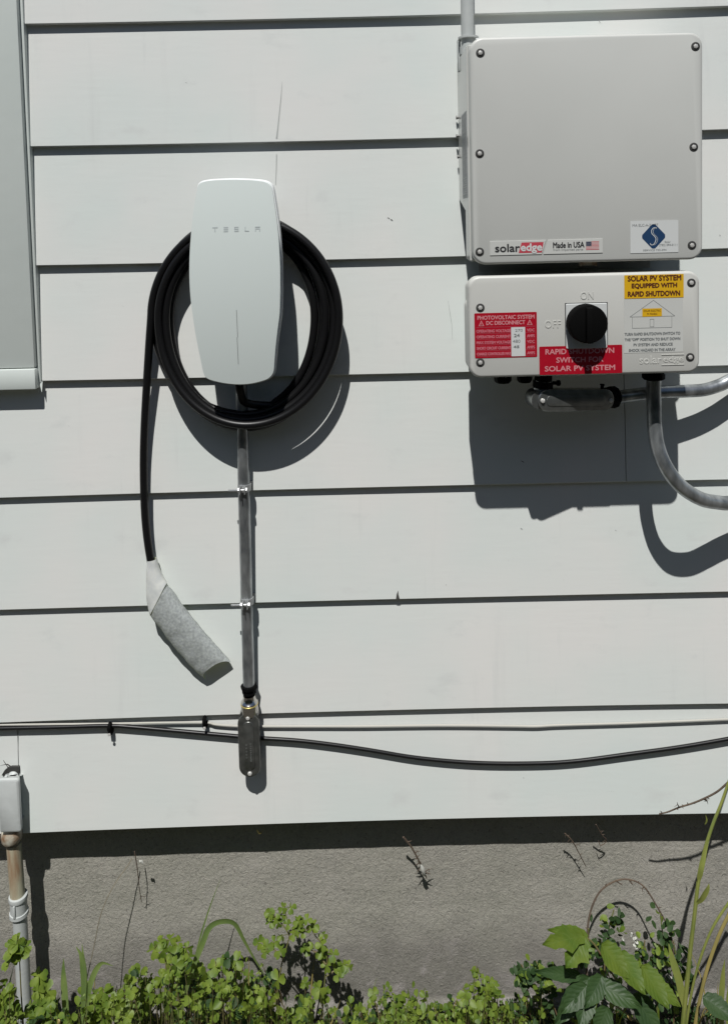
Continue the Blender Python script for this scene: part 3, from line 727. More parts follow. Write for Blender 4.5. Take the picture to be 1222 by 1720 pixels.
# painted conduit above inverter
c = P(783.5, 30, .055); c0 = P(785, 66, .055)
pc = thing('painted_conduit', (c0.x, -.055, c0.z-.03), 'grey painted conduit coming down into the top left of the inverter', 'conduit')
q = MB(); q.tube([(c0.x, -.055, H+1.5), (c0.x, -.055, c0.z)], .0112, 24); obj('pipe', q, M['pgrey'], pc)
q = MB(); q.lathe((c0.x+.001, -.055, c0.z+.004), (0, 0, -1), [(0, .0112), (.0005, .0175), (.0035, .0175), (.004, .0125), (.016, .0125), (.0165, .015), (.022, .015), (.03, .015)], 16)
fl = obj('flange', q, M['pgrey'], pc)
q = MB(); q.lathe((c0.x+.012, -.067, c0.z-.004), (1, 0, 0), [(0, .003), (.006, .003), (.006, .002)], 8); obj('set_screw', q, M['fin'], fl)
q = MB(); a = P(769, 68, .04); b = P(771, 100, .04); q.box(a.x-.001, a.x+.0035, -.045, -.03, b.z-.02, a.z, bev=.0008); q.box(a.x-.001, c0.x-.01, -.045, -.03, a.z-.002, a.z+.0005); obj('strap', q, M['pgrey'], pc)

# ================================================================== SWITCH BOX
SX0, SX1, SZ0, SZ1 = .1655, .5370, H-.2455, H-.0810
sw = thing('switch_box', ((SX0+SX1)/2, 0, SZ0), 'wide light grey disconnect box with a black rotary switch and red and yellow labels', 'switch box')
q = MB(); o = rrect(SX0, SX1, SZ0, SZ1, .019, 8)
q.stack(o, [(.002, -DF+.026), (0, -DF+.024), (0, -DF+.0045), (.0007, -DF+.0022), (.0022, -DF+.0007), (.0045, -DF)])
obj('lid', q, M['inv2'], sw)
q = MB(); q.stack(rrect(SX0+.0005, SX1-.004, SZ0+.004, H-.118, .016, 8), [(.002, -.098), (0, -.100), (0, -DF+.027), (.001, -DF+.0265)])
q.stack(rrect(SX0+.014, SX1-.014, SZ0+.012, SZ1-.014, .014, 6), [(0, -.010), (0, -.0985)])
obj('base', q, M['inv2'], sw)
lidscrew(sw, [(806, 517), (1160, 475), (806, 609), (1158, 600)], DF)
# embossed words
q = MB()
def emboss(q, s, px0, py0, px1, py1, bold=.0):
    r = rectp(px0, py0, px1, py1, DF)
    cu = bpy.data.curves.new('t', 'FONT'); cu.body = s; cu.resolution_u = 3; cu.extrude = .03; cu.bevel_depth = .012; cu.offset = bold
    o = bpy.data.objects.new('t', cu); COL.objects.link(o); dg = bpy.context.evaluated_depsgraph_get(); dg.update()
    me = bpy.data.meshes.new_from_object(o.evaluated_get(dg)); vs = [v.co.copy() for v in me.vertices]; fs = [tuple(p.vertices) for p in me.polygons]
    bpy.data.objects.remove(o); bpy.data.curves.remove(cu); bpy.data.meshes.remove(me)
    ax, bx = min(v.x for v in vs), max(v.x for v in vs); ay, by = min(v.y for v in vs), max(v.y for v in vs); az, bz = min(v.z for v in vs), max(v.z for v in vs)
    q.add([(r[0]+(v.x-ax)/(bx-ax)*(r[1]-r[0]), -DF+.0008-(v.z-az)/(bz-az)*.0014, r[2]+(v.y-ay)/(by-ay)*(r[3]-r[2])) for v in vs], fs, 0)
for s_, bx in (('ON', (974, 490, 996, 503)), ('OFF', (914, 538, 941, 551))):
    q = MB(); emboss(q, s_, *bx); obj('embossed_word', q, M['inv2'], sw, smooth=False, recalc=False)
q = MB(); emboss(q, 'solar', 1073, 598, 1110, 611); emboss(q, 'edge', 1113, 598, 1147, 611)
obj('embossed_brand', q, M['inv2'], sw, smooth=False, recalc=False)
q = MB(); a = rectp(1112, 597, 1148, 611, DF)
for z in (a[2]-.0015, a[3]+.0015): q.box(a[0]-.002, a[1], -DF-.0008, -DF+.0005, z-.0005, z+.0005)
obj('embossed_frame', q, M['inv2'], sw, smooth=False)
# switch
q = MB(); r = rectp(949.5, 509.5, 1018.5, 585, DF); q.stack(rrect(*r, .002, 3), [(0, -DF+.001), (0, -DF-.0012), (.0008, -DF-.002)], 0)
e = .0012
for (xa, xb, za_, zb_) in ((r[0]-e, r[1]+e, r[3], r[3]+e), (r[0]-e, r[0], r[2], r[3]), (r[1], r[1]+e, r[2], r[3])): q.box(xa, xb, -DF-.0004, -DF+.0004, za_, zb_, 1)  # dark edge strips: shadow lines round the plate painted in
obj('switch_plate', q, [M['lab'], M['ink']], sw, smooth=False)
q = MB(); c = P(987.5, 544.5, DF+.024); kc = (c.x, -DF-.0018, c.z)
q.lathe(kc, (0, -1, 0), [(0, .029), (.003, .0305), (.006, .0305), (.0065, .0312), (.022, .0308), (.024, .0295), (.0245, .028)], 40)
kn = obj('rotary_knob', q, M['blackp'], sw)
q = MB(); q.box(kc[0]-.0055, kc[0]+.0055, -DF-.036, -DF-.024, kc[2]-.0295, kc[2]+.027, bev=.002); obj('grip', q, M['blackp'], kn)
# DC disconnect label
LBY = -DF-.0002
q = MB(); r = rectp(796.5, 525, 901, 600.5, DF); y = plate(q, r, LBY, .0003, 0, .0016)-.0002
W_ = r[1]-r[0]; Hh = r[3]-r[2]
def T(q, s, fx0, fx1, fz0, fz1, mi, bold=0, rr=None, yy=None):
    rr = rr or r; w_ = rr[1]-rr[0]; h_ = rr[3]-rr[2]
    text_into(q, s, rr[0]+fx0*w_, rr[0]+fx1*w_, rr[3]-fz1*h_, rr[3]-fz0*h_, yy if yy is not None else y, mi, bold)
T(q, 'PHOTOVOLTAIC SYSTEM', .05, .96, .06, .145, 1, .005)
T(q, 'DC DISCONNECT', .19, .81, .18, .265, 1, .005)
for fx in (.065, .84):
    xa = r[0]+fx*W_; z0 = r[3]-.285*Hh; tw = .09*W_; thh = .125*Hh
    fan(q, [(xa, z0), (xa+tw, z0), (xa+tw/2, z0+thh)], y, 1); fan(q, [(xa+tw*.2, z0+thh*.13), (xa+tw*.8, z0+thh*.13), (xa+tw/2, z0+thh*.75)], y-.0002, 0)
    line(q, (xa+tw/2, z0+thh*.25), (xa+tw/2, z0+thh*.55), .0007, y-.0003, 1)
line(q, (r[0]+.03*W_, r[3]-.315*Hh), (r[1]-.03*W_, r[3]-.315*Hh), .0004, y, 2)
rows_ = ('OPERATING VOLTAGE', 'OPERATING CURRENT', 'MAX SYSTEM VOLTAGE', 'SHORT CIRCUIT CURRENT', 'CHARGE CONTROLLER MAX'); un_ = ('VDC', 'AMPS', 'VDC', 'AMPS', 'AMPS')
for k in range(5):
    z = .37+k*.127; T(q, rows_[k], .03, .575, z, z+.06, 2, .01); T(q, un_[k], .84, .96, z, z+.06, 2, .01)
    line(q, (r[0]+.03*W_, r[3]-(z+.085)*Hh), (r[1]-.03*W_, r[3]-(z+.085)*Hh), .0003, y, 3)
q.stack(rrect(r[0]+.585*W_, r[0]+.81*W_, r[2]+.025*Hh, r[3]-.33*Hh, .0006, 2), [(0, y), (0, y-.0002)], 4); yy = y-.0004
T(q, '270', .65, .77, .37, .43, 5, 0, yy=yy); T(q, '24', .63, .72, .475, .545, 5, .003, yy=yy); T(q, '480', .61, .73, .605, .675, 5, 0, yy=yy); T(q, '45', .62, .71, .735, .79, 5, .005, yy=yy)
obj('dc_disconnect_label', q, [M['red'], M['redtext'], M['redtext2'], M['redtext2'], M['lab'], M['inkg']], sw, smooth=False, recalc=False)
q = MB(); r = rectp(905, 580.5, 1044, 628, DF); y = plate(q, r, LBY-.0001, .0003, 0, .0016)-.0002
T(q, 'RAPID SHUTDOWN', .075, .90, .10, .28, 1, .004); T(q, 'SWITCH FOR', .205, .77, .40, .58, 1, .004); T(q, 'SOLAR PV SYSTEM', .065, .91, .70, .88, 1, .004)
obj('rapid_shutdown_label', q, [M['red'], M['redtext']], sw, smooth=False, recalc=False)
q = MB(); r = rectp(1047.5, 459, 1147, 500.5, DF); y = plate(q, (r[0], r[1], r[2], min(r[3], SZ1-.004)), LBY, .0003, 0, .0006)-.0002
T(q, 'SOLAR PV SYSTEM', .06, .955, .09, .30, 1, .006); T(q, 'EQUIPPED WITH', .125, .885, .40, .61, 1, .006); T(q, 'RAPID SHUTDOWN', .06, .935, .72, .92, 1, .006)
obj('equipped_label', q, [M['yellow'], M['brown']], sw, smooth=False, recalc=False)
q = MB(); r = rectp(1047, 501.5, 1146, 592, DF); y = plate(q, r, LBY, .00015, 0, .0006)-.0002
W_ = r[1]-r[0]; Hh = r[3]-r[2]
def pt(fx, fz): return (r[0]+fx*W_, r[3]-fz*Hh)
for a, b in (((.10, .33), (.50, .03)), ((.50, .03), (.86, .33)), ((.10, .33), (.86, .33)), ((.14, .33), (.14, .54)), ((.81, .33), (.81, .54)), ((.14, .54), (.81, .54)), ((.44, .38), (.44, .52)), ((.505, .38), (.505, .52)), ((.44, .38), (.505, .38)), ((.44, .52), (.505, .52))):
    line(q, pt(*a), pt(*b), .00055, y, 1)
fan(q, [pt(.31, .33), pt(.64, .33), pt(.64, .18), pt(.31, .18)], y-.0002, 2)
T(q, 'SOLAR ELECTRIC', .33, .62, .205, .24, 3, 0, yy=y-.0004); T(q, 'PV PANELS', .39, .56, .265, .30, 3, 0, yy=y-.0004)
for k, (s_, a, b) in enumerate((('TURN RAPID SHUTDOWN SWITCH TO', .01, .95), ('THE "OFF" POSITION TO SHUT DOWN', .01, .95), ('PV SYSTEM AND REDUCE', .16, .82), ('SHOCK HAZARD IN THE ARRAY', .08, .87))):
    T(q, s_, a, b, .625+k*.1, .675+k*.1, 1, .006)
obj('instruction_label', q, [M['lab2'], M['inkg'], M['yellow'], M['brown']], sw, smooth=False, recalc=False)
# glands under the box
for px in (844, 880.5):
    c = P(px, 640, .085); q = MB(); zt = SZ0+.006; w_ = .0165 if px < 860 else .0145
    q.lathe((c.x, -.085, zt+.01), (0, 0, -1), [(0, w_*.8), (.014, w_*.8), (.0145, w_*1.02), (.024, w_*1.02), (.0245, w_*.95), (.036, w_*.9), (.040, w_*.72), (.041, w_*.4)], 8)
    o = obj('cable_gland', q, M['blackp'], sw)

# ---- horizontal conduit body under the switch box, turned a little so its left end stands further out
a = P(904, 672, .141); b = P(1030, 670, .100); xl = a.x; ln_ = math.hypot(b.x-a.x, .040); xr = xl+ln_; zc = P(915, 672.5, .141).z; hh = .0185
piv = Vector((xl, -.144, zc)); RZ = Matrix.Rotation(.085, 3, 'Y') @ Matrix.Rotation(math.atan2(.040, b.x-a.x), 3, 'Z')
def turned(q):
    q.v = [tuple(RZ @ (Vector(v)-piv)+piv) for v in q.v]; return q
ll = thing('conduit_body', (xl+ln_/2, -.10, zc-hh), 'pale grey horizontal conduit fitting in the shade under the switch box', 'conduit fitting')
F = -.144
q = MB(); q.stack(capsule(xl-.010, xr, zc-hh+.003, zc+hh-.003, .014), [(.004, F+.036), (0, F+.030), (0, F+.006)])
ux = xl+.016
q.lathe((ux, F+.020, zc), (0, 0, 1), [(0, .0155), (.030, .0155)], 16)
obj('body', turned(q), M['castl'], ll)
q = MB(); q.lathe((ux, F+.020, zc+.017), (0, 0, 1), [(0, .0145), (.001, .0172), (.012, .0172), (.013, .015), (.05, .015)], 8); obj('locknut', turned(q), M['blackp'], ll)
q = MB(); q.stack(capsule(xl, xr+.002, zc-hh, zc+hh, .018), [(0, F+.0057), (0, F+.0035), (.001, F+.0022), (.0045, F+.0015), (.008, F+.001)])
q.stack(capsule(xl+.014, xr-.016, zc-hh+.009, zc+hh-.009, .0092), [(0, F+.0012), (.0006, F), (.003, F-.0005)])
cv = obj('cover', turned(q), M['castl'], ll)
for X in (xl+.007, xr-.006):
    p_ = RZ @ (Vector((X, F+.001, zc))-piv)+piv
    if X < xl+.01: s2 = obj('screw', sc0, M['screw'], cv, loc=p_)
    else: dup(s2, cv, p_)
gx = xr-.006
q = MB(); q.lathe((gx, F+.020, zc+.001), (1, 0, 0), [(0, .013), (.001, .0165), (.007, .017), (.008, .015), (.009, .0185), (.021, .019), (.023, .0165), (.027, .0125)], 10); obj('compression_nut', turned(q), M['blackp'], ll)
q = MB(); q.lathe((ux+.016, F+.018, zc+.026), (1, 0, 0), [(0, .003), (.010, .003), (.010, .005), (.014, .005)], 8); obj('set_screw', turned(q), M['blackp'], ll)
q = MB(); q.lathe((gx-.006, F+.02, zc+.016), (0, 0, 1), [(0, .003), (.006, .003), (.006, .0045), (.008, .004)], 8); obj('set_screw', turned(q), M['blackp'], ll)
gp = RZ @ (Vector((gx+.024, F+.020, zc+.001))-piv)+piv

# ---- bent conduits at right
q = MB(); pp = [gp]+[P(x, y, d) for x, y, d in ((1078, 661.5, .070), (1112, 658.5, .062), (1150, 657, .054), (1180, 655, .047), (1205, 648, .042), (1222, 640, .039), (1245, 628, .035), (1290, 600, .03), (1330, 570, .028))]
tag(obj('bent_conduit', MB() if False else (q.tube(spline(pp, 8), [.0112]*(9*8+1), 24) or q), M['galv']), 'galvanised conduit leaving the shaded fitting sideways and bending up at the right edge', 'conduit')
cb2 = thing('bent_conduit', (P(1160, 850, .09).x, -.09, P(1160, 860, .09).z), 'thick galvanised conduit dropping from under the switch box and sweeping right', 'conduit')
q = MB(); pp = [P(x, y, d) for x, y, d in ((1097, 636, .088), (1097, 670, .088), (1098.5, 715, .092), (1104, 752, .099), (1119, 787, .107), (1144, 818, .107), (1176, 838, .095), (1205, 844, .079), (1222, 845, .070), (1260, 840, .058), (1330, 815, .045), (1400, 790, .04))]
q.tube(spline(pp, 8), .0122, 24); obj('pipe', q, M['galv'], cb2)
q = MB(); c = P(1096.5, 641, .088)
q.lathe((c.x, -.088, SZ0+.004), (0, 0, -1), [(0, .0145), (.009, .0145), (.0095, .0175), (.018, .0175), (.0185, .019), (.026, .019), (.028, .0165), (.029, .0125)], 10); obj('compression_nut', q, M['blackp'], cb2)

# ================================================================== SERVICE PIPE bottom left
a = P(34, 1350, .035); t_ = P(18, 1304, .035); b_ = P(18, 1399, .035)
sp_ = thing('service_pipe', (P(22, 1600, .02).x, 0, .01), 'old rust stained pipe topped by a grey painted box, at the lower left corner', 'pipe')
bw = .041; xr = a.x; xl = xr-bw
q = MB(); q.stack(rrect(xl, xr, b_.z, t_.z-.006, .006, 5), [(.013, .002), (.012, -.008), (.004, -.022), (.001, -.028), (.0, -.031), (.0012, -.0345), (.004, -.036)])
hp = P(22, 1300, .010); q.stack(rrect(hp.x-.009, hp.x+.009, t_.z-.02, hp.z+.004, .008, 4), [(0, .002), (0, -.010), (.003, -.014)])
fb = obj('fitting_box', q, M['pgrey'], sp_)
q = MB(); q.lathe((xl+.014, -.026, t_.z-.0085), (0, 0, 1), [(0, .003), (.003, .003), (.004, .002)], 10); obj('screw', q, M['pgrey'], fb)
pa = P(20.5, 1405, .018); pb = P(24, 1512, .018); pcx = (pa.x+pb.x)/2+.002; yc = -.012
def zz(y): return P(22, y, .018).z
q = MB(); q.lathe((pcx-.002, yc-.004, P(20, 1403, .03).z), (0, 0, -1), [(0, .0165), (.004, .0185), (.010, .0190), (.018, .0180), (.022, .0155)], 24); obj('rusty_collar', q, M['flange'], sp_)
q = MB(); q.tube([(pcx-.001, yc, zz(1420)), (pcx+.001, yc, zz(1512))], .0132, 24); obj('rusty_pipe', q, M['rust'], sp_)
q = MB(); z1_ = zz(1507); z2_ = zz(1543)
q.lathe((pcx+.002, yc, z1_), (0, 0, -1), [(0, .0135), (.001, .0165), (.006, .0172), (.009, .0165), (.0095, .015), (z1_-z2_-.010, .015), (z1_-z2_-.0095, .0168), (z1_-z2_-.003, .0172), (z1_-z2_, .0140)], 24)
q.box(pcx-.001, pcx+.003, yc-.018, yc-.013, z2_+.009, z1_-.009, bev=.0008); obj('coupling', q, M['pgrey'], sp_)
q = MB(); q.tube([(pcx+.003, yc, z2_+.004), (pcx+.004, yc, -.02)], .0128, 24); obj('lower_pipe', q, M['pgrey'], sp_)

# ================================================================== PLANTS
def leaflet(mb, c, dirv, nrm, ln, wd, mi=0, notch=.12, fold=.25, base=None):
    """leaf blade from c along dirv; heart shaped tip when notch > 0"""
    d = dirv.normalized(); s = d.cross(nrm)
    if s.length < 1e-6: s = d.orthogonal()
    s.normalize(); n = s.cross(d).normalized()
    pr = [(0, .10), (.25, .62), (.55, 1.0), (.82, .86), (1.0, .42)]
    vs = [c]; 
    mid = [c+d*ln*t-n*ln*.10*t*t for t, _ in pr]; mid[-1] = c+d*ln*(1-notch)-n*ln*.1
    Lf = [m_+s*wd*.5*w_+n*wd*fold*w_*.5+d*ln*(notch if i == 4 else 0) for i, (m_, (t, w_)) in enumerate(zip(mid, pr))]
    Rf = [m_-s*wd*.5*w_+n*wd*fold*w_*.5+d*ln*(notch if i == 4 else 0) for i, (m_, (t, w_)) in enumerate(zip(mid, pr))]
    vs = mid+Lf+Rf; fs = []
    for i in range(4): fs += [(i, i+1, 5+i+1, 5+i), (i, 10+i, 10+i+1, i+1)]
    mb.add(vs, fs, mi)
def rv(s=1): return Vector((random.uniform(-s, s), random.uniform(-s, s), random.uniform(-s, s)))
def trifoil(mb, c, size, nrm, mi=0, up_=None):
    n = nrm.normalized(); a = n.orthogonal().normalized(); b = n.cross(a); t0 = random.uniform(0, 6.28)
    dr = random.uniform(-.75, .1)
    for k in range(3):
        th = t0+k*2.094+random.uniform(-.15, .15)
        d = a*math.cos(th)+b*math.sin(th)+n*dr; leaflet(mb, c, d, n, size*random.uniform(.85, 1.1), size*random.uniform(.9, 1.15), mi, .12, random.uniform(.2, .8))
def blade(mb, pts, wd, mi=0, n=Vector((0, -1, 0)), fold=.3):
    pts = spline(pts, 5); N_ = len(pts); vs = []
    for i, p in enumerate(pts):
        t = (pts[min(i+1, N_-1)]-pts[max(i-1, 0)]).normalized(); s = t.cross(n).normalized(); u = i/(N_-1)
        w_ = wd*.5*min(1, .35+u*3)*(1-max(0, u-.55)/.45*.93); nn = s.cross(t)
        vs += [p+s*w_, p-nn*w_*fold, p-s*w_]
    mb.add(vs, [(3*i+k, 3*i+k+1, 3*i+k+4, 3*i+k+3) for i in range(N_-1) for k in (0, 1)], mi)

def topline(px):
    """photo height of the top of the low growth"""
    L = [(-60, 1640), (0, 1635), (60, 1690), (95, 1680), (130, 1650), (200, 1640), (250, 1600), (330, 1600), (400, 1605), (450, 1620), (500, 1640), (560, 1660), (590, 1672), (640, 1660), (690, 1666), (735, 1682), (770, 1668), (800, 1640), (830, 1650), (850, 1668), (900, 1655), (960, 1680), (1060, 1700), (1130, 1700), (1160, 1705), (1230, 1700), (1300, 1680)]
    for (a, ya), (b, yb_) in zip(L[:-1], L[1:]):
        if a <= px <= b: return ya+(yb_-ya)*(px-a)/(b-a)
    return 1690
gc = MB()
cnt = 0
for i in range(3500):
    px = random.uniform(-60, 1290) if i < 2600 else random.uniform(585, 915); d = random.uniform(-.035, .24 if i < 2600 else .12)
    if px > 880 and d > .09: continue
    if mn.noise(Vector((px*.018, d*22, 7))) < -.05 and random.random() < (.85 if i < 2600 else .3): continue
    if 562 < px < 590 and random.random() < .7: continue
    yt_ = topline(px)+8+random.uniform(-8, 45)+20*mn.noise(Vector((px*.02, d*20, 2))); top = P(px, yt_, d).z - random.random()**1.1*.13
    top = max(.02, min(top, .33)); x = P(px, 1690, d).x
    c = Vector((x, -d, top)); nr = Vector((0, -.3, 1))+rv(1.0); dk = random.random()
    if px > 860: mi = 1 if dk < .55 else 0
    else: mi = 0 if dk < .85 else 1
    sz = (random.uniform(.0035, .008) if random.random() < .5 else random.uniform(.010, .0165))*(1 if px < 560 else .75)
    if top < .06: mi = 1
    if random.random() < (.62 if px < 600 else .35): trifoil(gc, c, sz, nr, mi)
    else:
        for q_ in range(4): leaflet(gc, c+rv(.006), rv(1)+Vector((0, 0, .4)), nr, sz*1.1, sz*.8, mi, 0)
    gr = Vector((x+random.uniform(-.04, .04), -d+random.uniform(-.03, .03), .0))
    if gr.y > .035: gr.y = .03
    for q_ in range(random.choice((0, 1, 1, 2))):
        t_ = random.uniform(.15, .8); e_ = c*(1-t_)+gr*t_+rv(.009)
        if e_.y < .036: leaflet(gc, e_, rv(1)+Vector((0, 0, .2)), Vector((0, -.3, 1))+rv(.8), sz*random.uniform(.8, 1.3), sz*random.uniform(.5, 1), 0 if random.random() < .5 else 1, .05, .3)
    gc.tube([c, c*.45+gr*.55+Vector((random.uniform(-.02, .02), 0, 0)), gr], .00045, 3, 2, cap=False)
for i in range(90):
    px = random.uniform(-40, 1260); d = random.uniform(0, .16); b0 = Vector((P(px, 1690, d).x, -d, .01)); h = random.uniform(.10, .20 if px < 600 or px > 860 else .14)
    le = Vector((random.uniform(-.05, .05), random.uniform(-.05, .02), 0)); blade(gc, [b0, b0+le*.3+Vector((0, 0, h*.6)), b0+le+Vector((0, 0, h))], random.uniform(.0015, .004), random.choice((0, 0, 1, 3)))
# fallen dead bits
for i in range(260):
    x = random.uniform(-.75, .75); y = random.uniform(-.25, .03); c = Vector((x, y, .022+random.random()*.02)); leaflet(gc, c, rv(1)*Vector((1, 1, .2)), Vector((0, 0, 1)), .014, .006, 3, 0)
tag(obj('ground_cover', gc, [M['leaf'], M['leafd'], M['stem'], M['straw']], top=(0, 0, 0), ang=80, recalc=False), kind='stuff')

def weed(name, lab, stems, cat='weed', leafm='leaf', size=.013, dens=7, grp=None):
    """stems: list of (photo pts with d, leafy from fraction)"""
    base = None; fm = MB(); sm = MB()
    for pts, lf in stems:
        pp = spline([P(*p) for p in pts], 6); N_ = len(pp)
        if base is None: base = pp[0].copy(); base.z = min(p.z for p in pp)
        sm.tube(pp, [.0015*(1-.55*i/(N_-1)) for i in range(N_)], 6)
        for k in range(dens):
            u = lf+(1-lf)*(k+.6)/dens; p = pp[min(N_-1, int(u*(N_-1)))]; off = Vector((random.uniform(-1, 1), random.uniform(-1, .25), random.uniform(-.2, .6)))*.017
            if k == dens-1: off *= .3
            sm.tube([p, p+off*.6+Vector((0, 0, .002)), p+off], .0005, 4, cap=False); trifoil(fm, p+off, size*random.uniform(.75, 1.15), Vector((0, -.5, 1))+rv(.55))
    t = thing(name, base, lab, cat, grp); obj('stem', sm, M['stem'], t); obj('leaves', fm, M[leafm], t, ang=80, recalc=False); return t
weed('weed', 'bright green leafy weed standing in front of the service pipe', [([(40, 1730, .12), (36, 1670, .12), (33, 1610, .12), (30, 1578, .12)], .72), ([(20, 1730, .13), (14, 1690, .13), (10, 1660, .13)], .3), ([(60, 1730, .12), (66, 1690, .11), (64, 1640, .10)], .6), ([(50, 1740, .13), (68, 1700, .13), (74, 1680, .13)], .8)], size=.016, dens=8)
weed('weed', 'tallest thin branching weed, its leafy tip against the concrete right of the arching blade', [([(462, 1690, .06), (473, 1620, .055), (486, 1570, .05), (480, 1535, .045), (478, 1516, .04)], .3), ([(486, 1570, .05), (468, 1545, .045), (452, 1532, .045)], .5), ([(486, 1565, .05), (505, 1550, .045), (508, 1545, .045)], .3), ([(475, 1610, .055), (455, 1590, .05), (442, 1587, .05)], .6)], size=.012, dens=5)
weed('weed', 'leafy weed with a reddish stem leaning right of the tallest weed', [([(540, 1710, .06), (545, 1650, .05), (548, 1600, .045), (525, 1565, .04), (528, 1550, .04)], .35), ([(547, 1620, .05), (530, 1600, .04), (513, 1592, .04)], .4), ([(547, 1640, .05), (570, 1625, .04), (575, 1620, .04)], .3)], size=.012, dens=6)
weed('weed', 'small leafy weed rising alone left of the arching blade', [([(285, 1700, .08), (280, 1640, .07), (275, 1590, .06), (266, 1580, .06)], .55), ([(280, 1640, .07), (300, 1600, .06), (318, 1590, .06)], .5)], size=.014, dens=6)
weed('weed', 'short upright weed tuft between the two big gaps of the green growth, right of centre', [([(805, 1720, .06), (803, 1660, .05), (800, 1622, .045)], .2), ([(815, 1720, .06), (820, 1670, .05), (822, 1645, .045)], .3), ([(790, 1700, .05), (783, 1665, .05)], .3)], size=.0115, dens=9)
weed('weed', 'low spreading weed with drooping leaves just right of the upright broad blades', [([(205, 1730, .10), (208, 1680, .09), (215, 1645, .08)], .3), ([(205, 1730, .10), (185, 1690, .09), (172, 1660, .09)], .3), ([(215, 1720, .10), (240, 1680, .09), (238, 1645, .08)], .3)], size=.0145, dens=6)
weed('weed', 'leafy weed filling the space directly under the arching blade', [([(375, 1730, .09), (372, 1670, .08), (362, 1615, .07)], .25), ([(385, 1730, .09), (400, 1670, .08), (408, 1622, .07)], .25), ([(350, 1730, .09), (338, 1680, .09), (335, 1640, .08)], .3)], size=.0145, dens=7)
weed('weed', 'tiny sprawling weed at the very foot of the wall near the centre', [([(640, 1730, .05), (632, 1690, .04), (622, 1668, .035)], .2), ([(650, 1730, .05), (668, 1690, .04), (676, 1672, .035)], .2)], size=.010, dens=7)
# grass blades
def tuft(lab, lst, m='blade', wd=.008):
    q = MB()
    for pts, w_ in lst: blade(q, [P(*p) for p in pts], w_)
    tag(obj('grass_tuft', q, M[m], ang=80, recalc=False), lab, 'grass')
tuft('single wide grass blade arching over in front of the concrete, with a thin straight one', [([(300, 1730, .08), (316, 1650, .07), (340, 1585, .06), (352, 1558, .055), (372, 1548, .05), (394, 1552, .045), (410, 1580, .042), (428, 1612, .04), (446, 1640, .04)], .010), ([(316, 1660, .06), (335, 1580, .05), (352, 1525, .042), (371, 1474, .036)], .0028)])
tuft('clump of short upright broad blades growing beside the service pipe weed', [([(112, 1740, .09), (110, 1690, .08), (107, 1640, .07), (107, 1610, .065)], .012), ([(140, 1730, .08), (142, 1660, .07), (138, 1610, .065), (128, 1590, .06)], .012), ([(138, 1720, .08), (142, 1640, .07), (138, 1585, .06)], .009), ([(140, 1730, .08), (150, 1660, .07), (168, 1620, .06), (190, 1622, .06)], .010), ([(120, 1730, .09), (90, 1690, .09), (72, 1682, .09)], .006)], m='blade')
q = MB(); q.tube(spline([P(*p) for p in ((145, 1650, .05), (158, 1590, .04), (170, 1535, .03), (190, 1490, .015), (214, 1455, -.01), (222, 1442, -.02))], 6), [.0009]*31, 5)
tag(obj('dead_stem', q, M['dead']), 'long hair thin dead stem curving up the concrete from the broad blades', 'stem')
def twig(name, lab, main, r, br, cat='twig', m='twig'):
    q = MB(); pp = spline([P(*p) for p in main], 8); N_ = len(pp); q.tube(pp, [r*(1-.45*i/(N_-1)) for i in range(N_)], 6)
    for k in range(br):
        i = random.randint(2, N_-2); p = pp[i]; t = (pp[i+1]-pp[i-1]).normalized(); s = t.cross(Vector((0, 1, 0))).normalized()*random.choice((-1, 1))+rv(.35)
        l = random.uniform(.002, .007) if random.random() < .7 else random.uniform(.008, .018)
        s = (s+t*random.uniform(-.6, .9)).normalized(); q.tube([p, p+s*l*.6, p+s*l+t*l*random.uniform(-.3, .5)+rv(.0015)], [r*.6, r*.4, r*.15], 5)
        if l > .01: e_ = p+s*l*.6; q.tube([e_, e_+t*l*.4+rv(.002)], [r*.3, r*.12], 4)
    return tag(obj(name, q, M[m]), lab, cat)
twig('hanging_twig', 'thin dry twig with a white speck hanging over the concrete near the service pipe', [(226, 1430, -.01), (231, 1460, -.012), (234, 1490, -.02), (238, 1515, -.03)], .0011, 3)
twig('hanging_twig', 'dry twig with a pale seed head stuck below the siding at the centre', [(677, 1406, -.005), (690, 1422, -.01), (700, 1440, -.014), (708, 1455, -.02), (716, 1475, -.025)], .002, 14)
q = MB(); c = P(710, 1465, -.012); q.lathe(P(707, 1453, -.012), P(716, 1481, -.02)-P(707, 1453, -.012), [(0, .001), (.006, .004), (.014, .0042), (.022, .0028), (.029, .0005)], 10); tag(obj('seed_head', q, M['fluff']), 'small pale pointed seed head on the dry twig at the centre', 'seed head')
q = MB(); c = P(234, 1445, -.005); q.lathe(c, (1, 0, -1), [(0, .001), (.003, .0025), (.006, .0012)], 8); q.lathe(c+Vector((.005, 0, 0)), (.3, 0, -1), [(0, .001), (.003, .002), (.007, .001)], 8); tag(obj('fluff', q, M['fluff']), 'tiny white speck on the thin twig near the service pipe', 'fluff')
twig('hanging_twig', 'dark forked dry twig hanging below the siding above the broad leaves', [(948, 1400, -.01), (960, 1412, -.014), (970, 1430, -.018), (983, 1455, -.025)], .0013, 12)
twig('hanging_twig', 'tiny curled dry twig under the siding left of the tall stalk', [(1000, 1385, -.0), (1010, 1402, -.012), (1018, 1412, -.02), (1008, 1420, -.02), (1004, 1412, -.02)], .0011, 6)
q = MB(); blade(q, [P(431, 1393, -.0), P(436, 1400, -.008), P(443, 1394, -.012)], .003); blade(q, [P(436, 1400, -.008), P(436, 1391, -.006)], .002); tag(obj('dry_petal', q, M['straw'], recalc=False), 'tiny dry curled scrap caught under the siding below the oval fitting', 'scrap')
